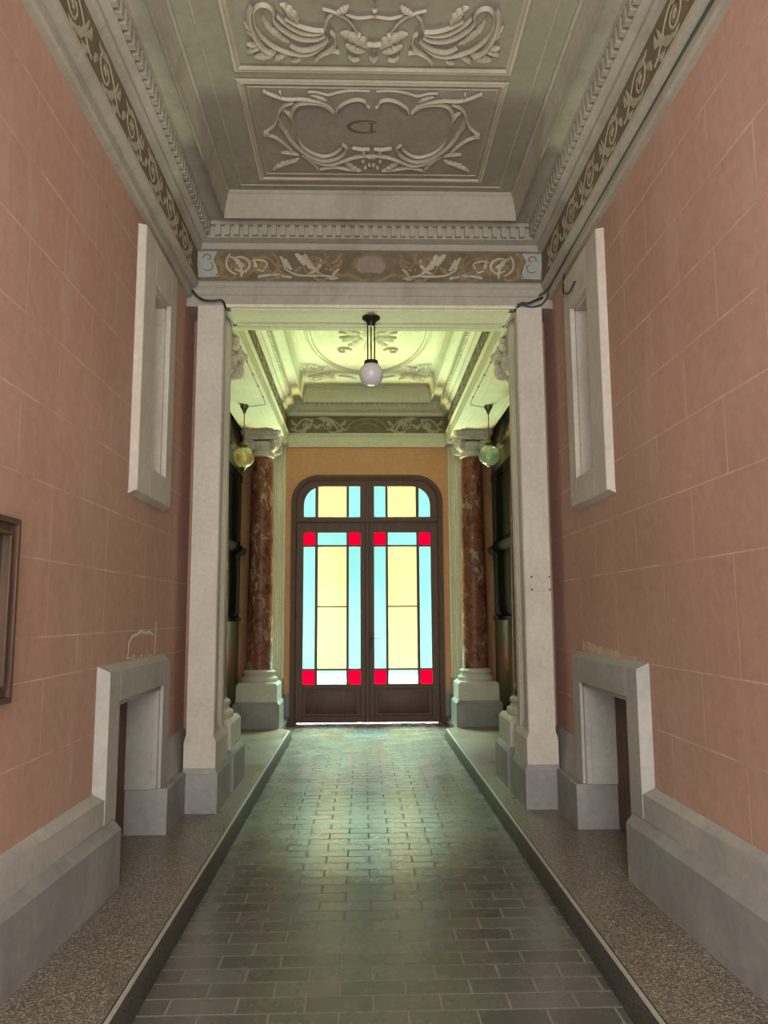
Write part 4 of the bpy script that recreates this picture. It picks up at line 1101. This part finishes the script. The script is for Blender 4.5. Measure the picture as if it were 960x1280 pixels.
cable('grey cable with clips under the beam, running to the greenish globe', [(1.165, 6.25, ZS - .016), (1.165, 7.2, ZS - .014), (1.165, 8.4, ZS - .016), (1.172, 8.56, ZS - .016), (1.19, 8.60, ZS - .02), (1.28, 8.62, ZS - .03), (1.39, 8.68, ZS - .03)],   .0045, 'cable_grey', [(1.165, y, ZS - .012) for y in (6.7, 7.1, 7.5, 7.9, 8.3)])

# ------------------------------------------------------------------ notice board on the near wall
nb = empty('notice_board', (-XW, 2.55, 1.16), label='wooden framed glazed notice board on the salmon wall near the viewer', category='notice board')
ya, yb, za, zb = 2.05, 3.02, 1.175, 1.872
f = MB()
def strip4(x0, x1, d0, d1, mi=0):
    for q in ((ya + d0, ya + d1, za + d0, zb - d0), (yb - d1, yb - d0, za + d0, zb - d0), (ya + d1, yb - d1, za + d0, za + d1), (ya + d1, yb - d1, zb - d1, zb - d0)): f.box(x0, x1, *q, mi)
strip4(-XW, -1.395, 0, .022); strip4(-XW, -1.412, .022, .05); strip4(-XW, -1.402, .05, .066)
f.build('frame', 'frame_wood', nb, bevel=.003)
MB().box(-XW, -1.436, ya + .06, yb - .06, za + .06, zb - .06).build('backing', 'board_paper', nb)

# ------------------------------------------------------------------ daylight
wd = bpy.data.worlds.new('World'); scn.world = wd; wd.use_nodes = True
bg = wd.node_tree.nodes['Background']; bg.inputs['Color'].default_value = (1.0, .97, .90, 1); bg.inputs['Strength'].default_value = 7.2
pl = bpy.data.lights.new('street_opening', 'AREA'); pl.shape = 'RECTANGLE'; pl.size = 3.0; pl.size_y = 4.7
po = bpy.data.objects.new('street_opening', pl); COL.objects.link(po); po.location = (0, YN - .02, 2.35); po.rotation_euler = (R(90), 0, 0)
pl.cycles.is_portal = True
sk = bpy.data.lights.new('courtyard_sky', 'AREA'); sk.shape = 'RECTANGLE'; sk.size = 5; sk.size_y = 4; sk.energy = 700000; sk.color = (.74, .86, 1.0)
so = bpy.data.objects.new('courtyard_sky', sk); COL.objects.link(so); so.location = (0, 16.0, 8.0)
so.rotation_euler = (Vector((0, 8.6, 0)) - Vector(so.location)).to_track_quat('-Z', 'Y').to_euler()

# unseen lamp added just outside the door to brighten the vestibule ceiling
gd = bpy.data.lights.new('vestibule_fill', 'AREA'); gd.shape = 'RECTANGLE'; gd.size = 2.6; gd.size_y = 1.1; gd.energy = 110000; gd.color = (1.0, .98, .88)
go_ = bpy.data.objects.new('vestibule_fill', gd); COL.objects.link(go_); go_.location = (0, 12.1, -.005); go_.rotation_euler = (R(180 + 25), 0, 0)
MB().box(-8, 8, 22, 22.3, -.1, 12).build('wall_sky_screen', 'pave', **S_)  # unseen wall added so the glass does not show bright sky

# ------------------------------------------------------------------ camera
cam = bpy.data.cameras.new('camera'); co = bpy.data.objects.new('camera', cam); COL.objects.link(co)
cam.sensor_fit = 'VERTICAL'; cam.sensor_height = 36; cam.lens = 963 / 1280 * 36; cam.clip_start = .05
p, y, r = R(7.55), R(-1.63), R(-.30)
fw = Vector((-math.sin(y) * math.cos(p), math.cos(y) * math.cos(p), math.sin(p))); rt = Vector((math.cos(y), math.sin(y), 0)); up = rt.cross(fw)
rt, up = rt * math.cos(r) + up * math.sin(r), up * math.cos(r) - rt * math.sin(r)
co.matrix_world = Matrix(((rt.x, up.x, -fw.x, -.07), (rt.y, up.y, -fw.y, 0), (rt.z, up.z, -fw.z, 1.5), (0, 0, 0, 1)))
scn.camera = co
scn.view_settings.view_transform = 'Standard'; scn.view_settings.look = 'None'; scn.view_settings.gamma = 1
scn.view_settings.use_curve_mapping = False
scn.view_settings.exposure = 0.0
scn.cycles.max_bounces = 14; scn.cycles.diffuse_bounces = 8; scn.cycles.transparent_max_bounces = 16
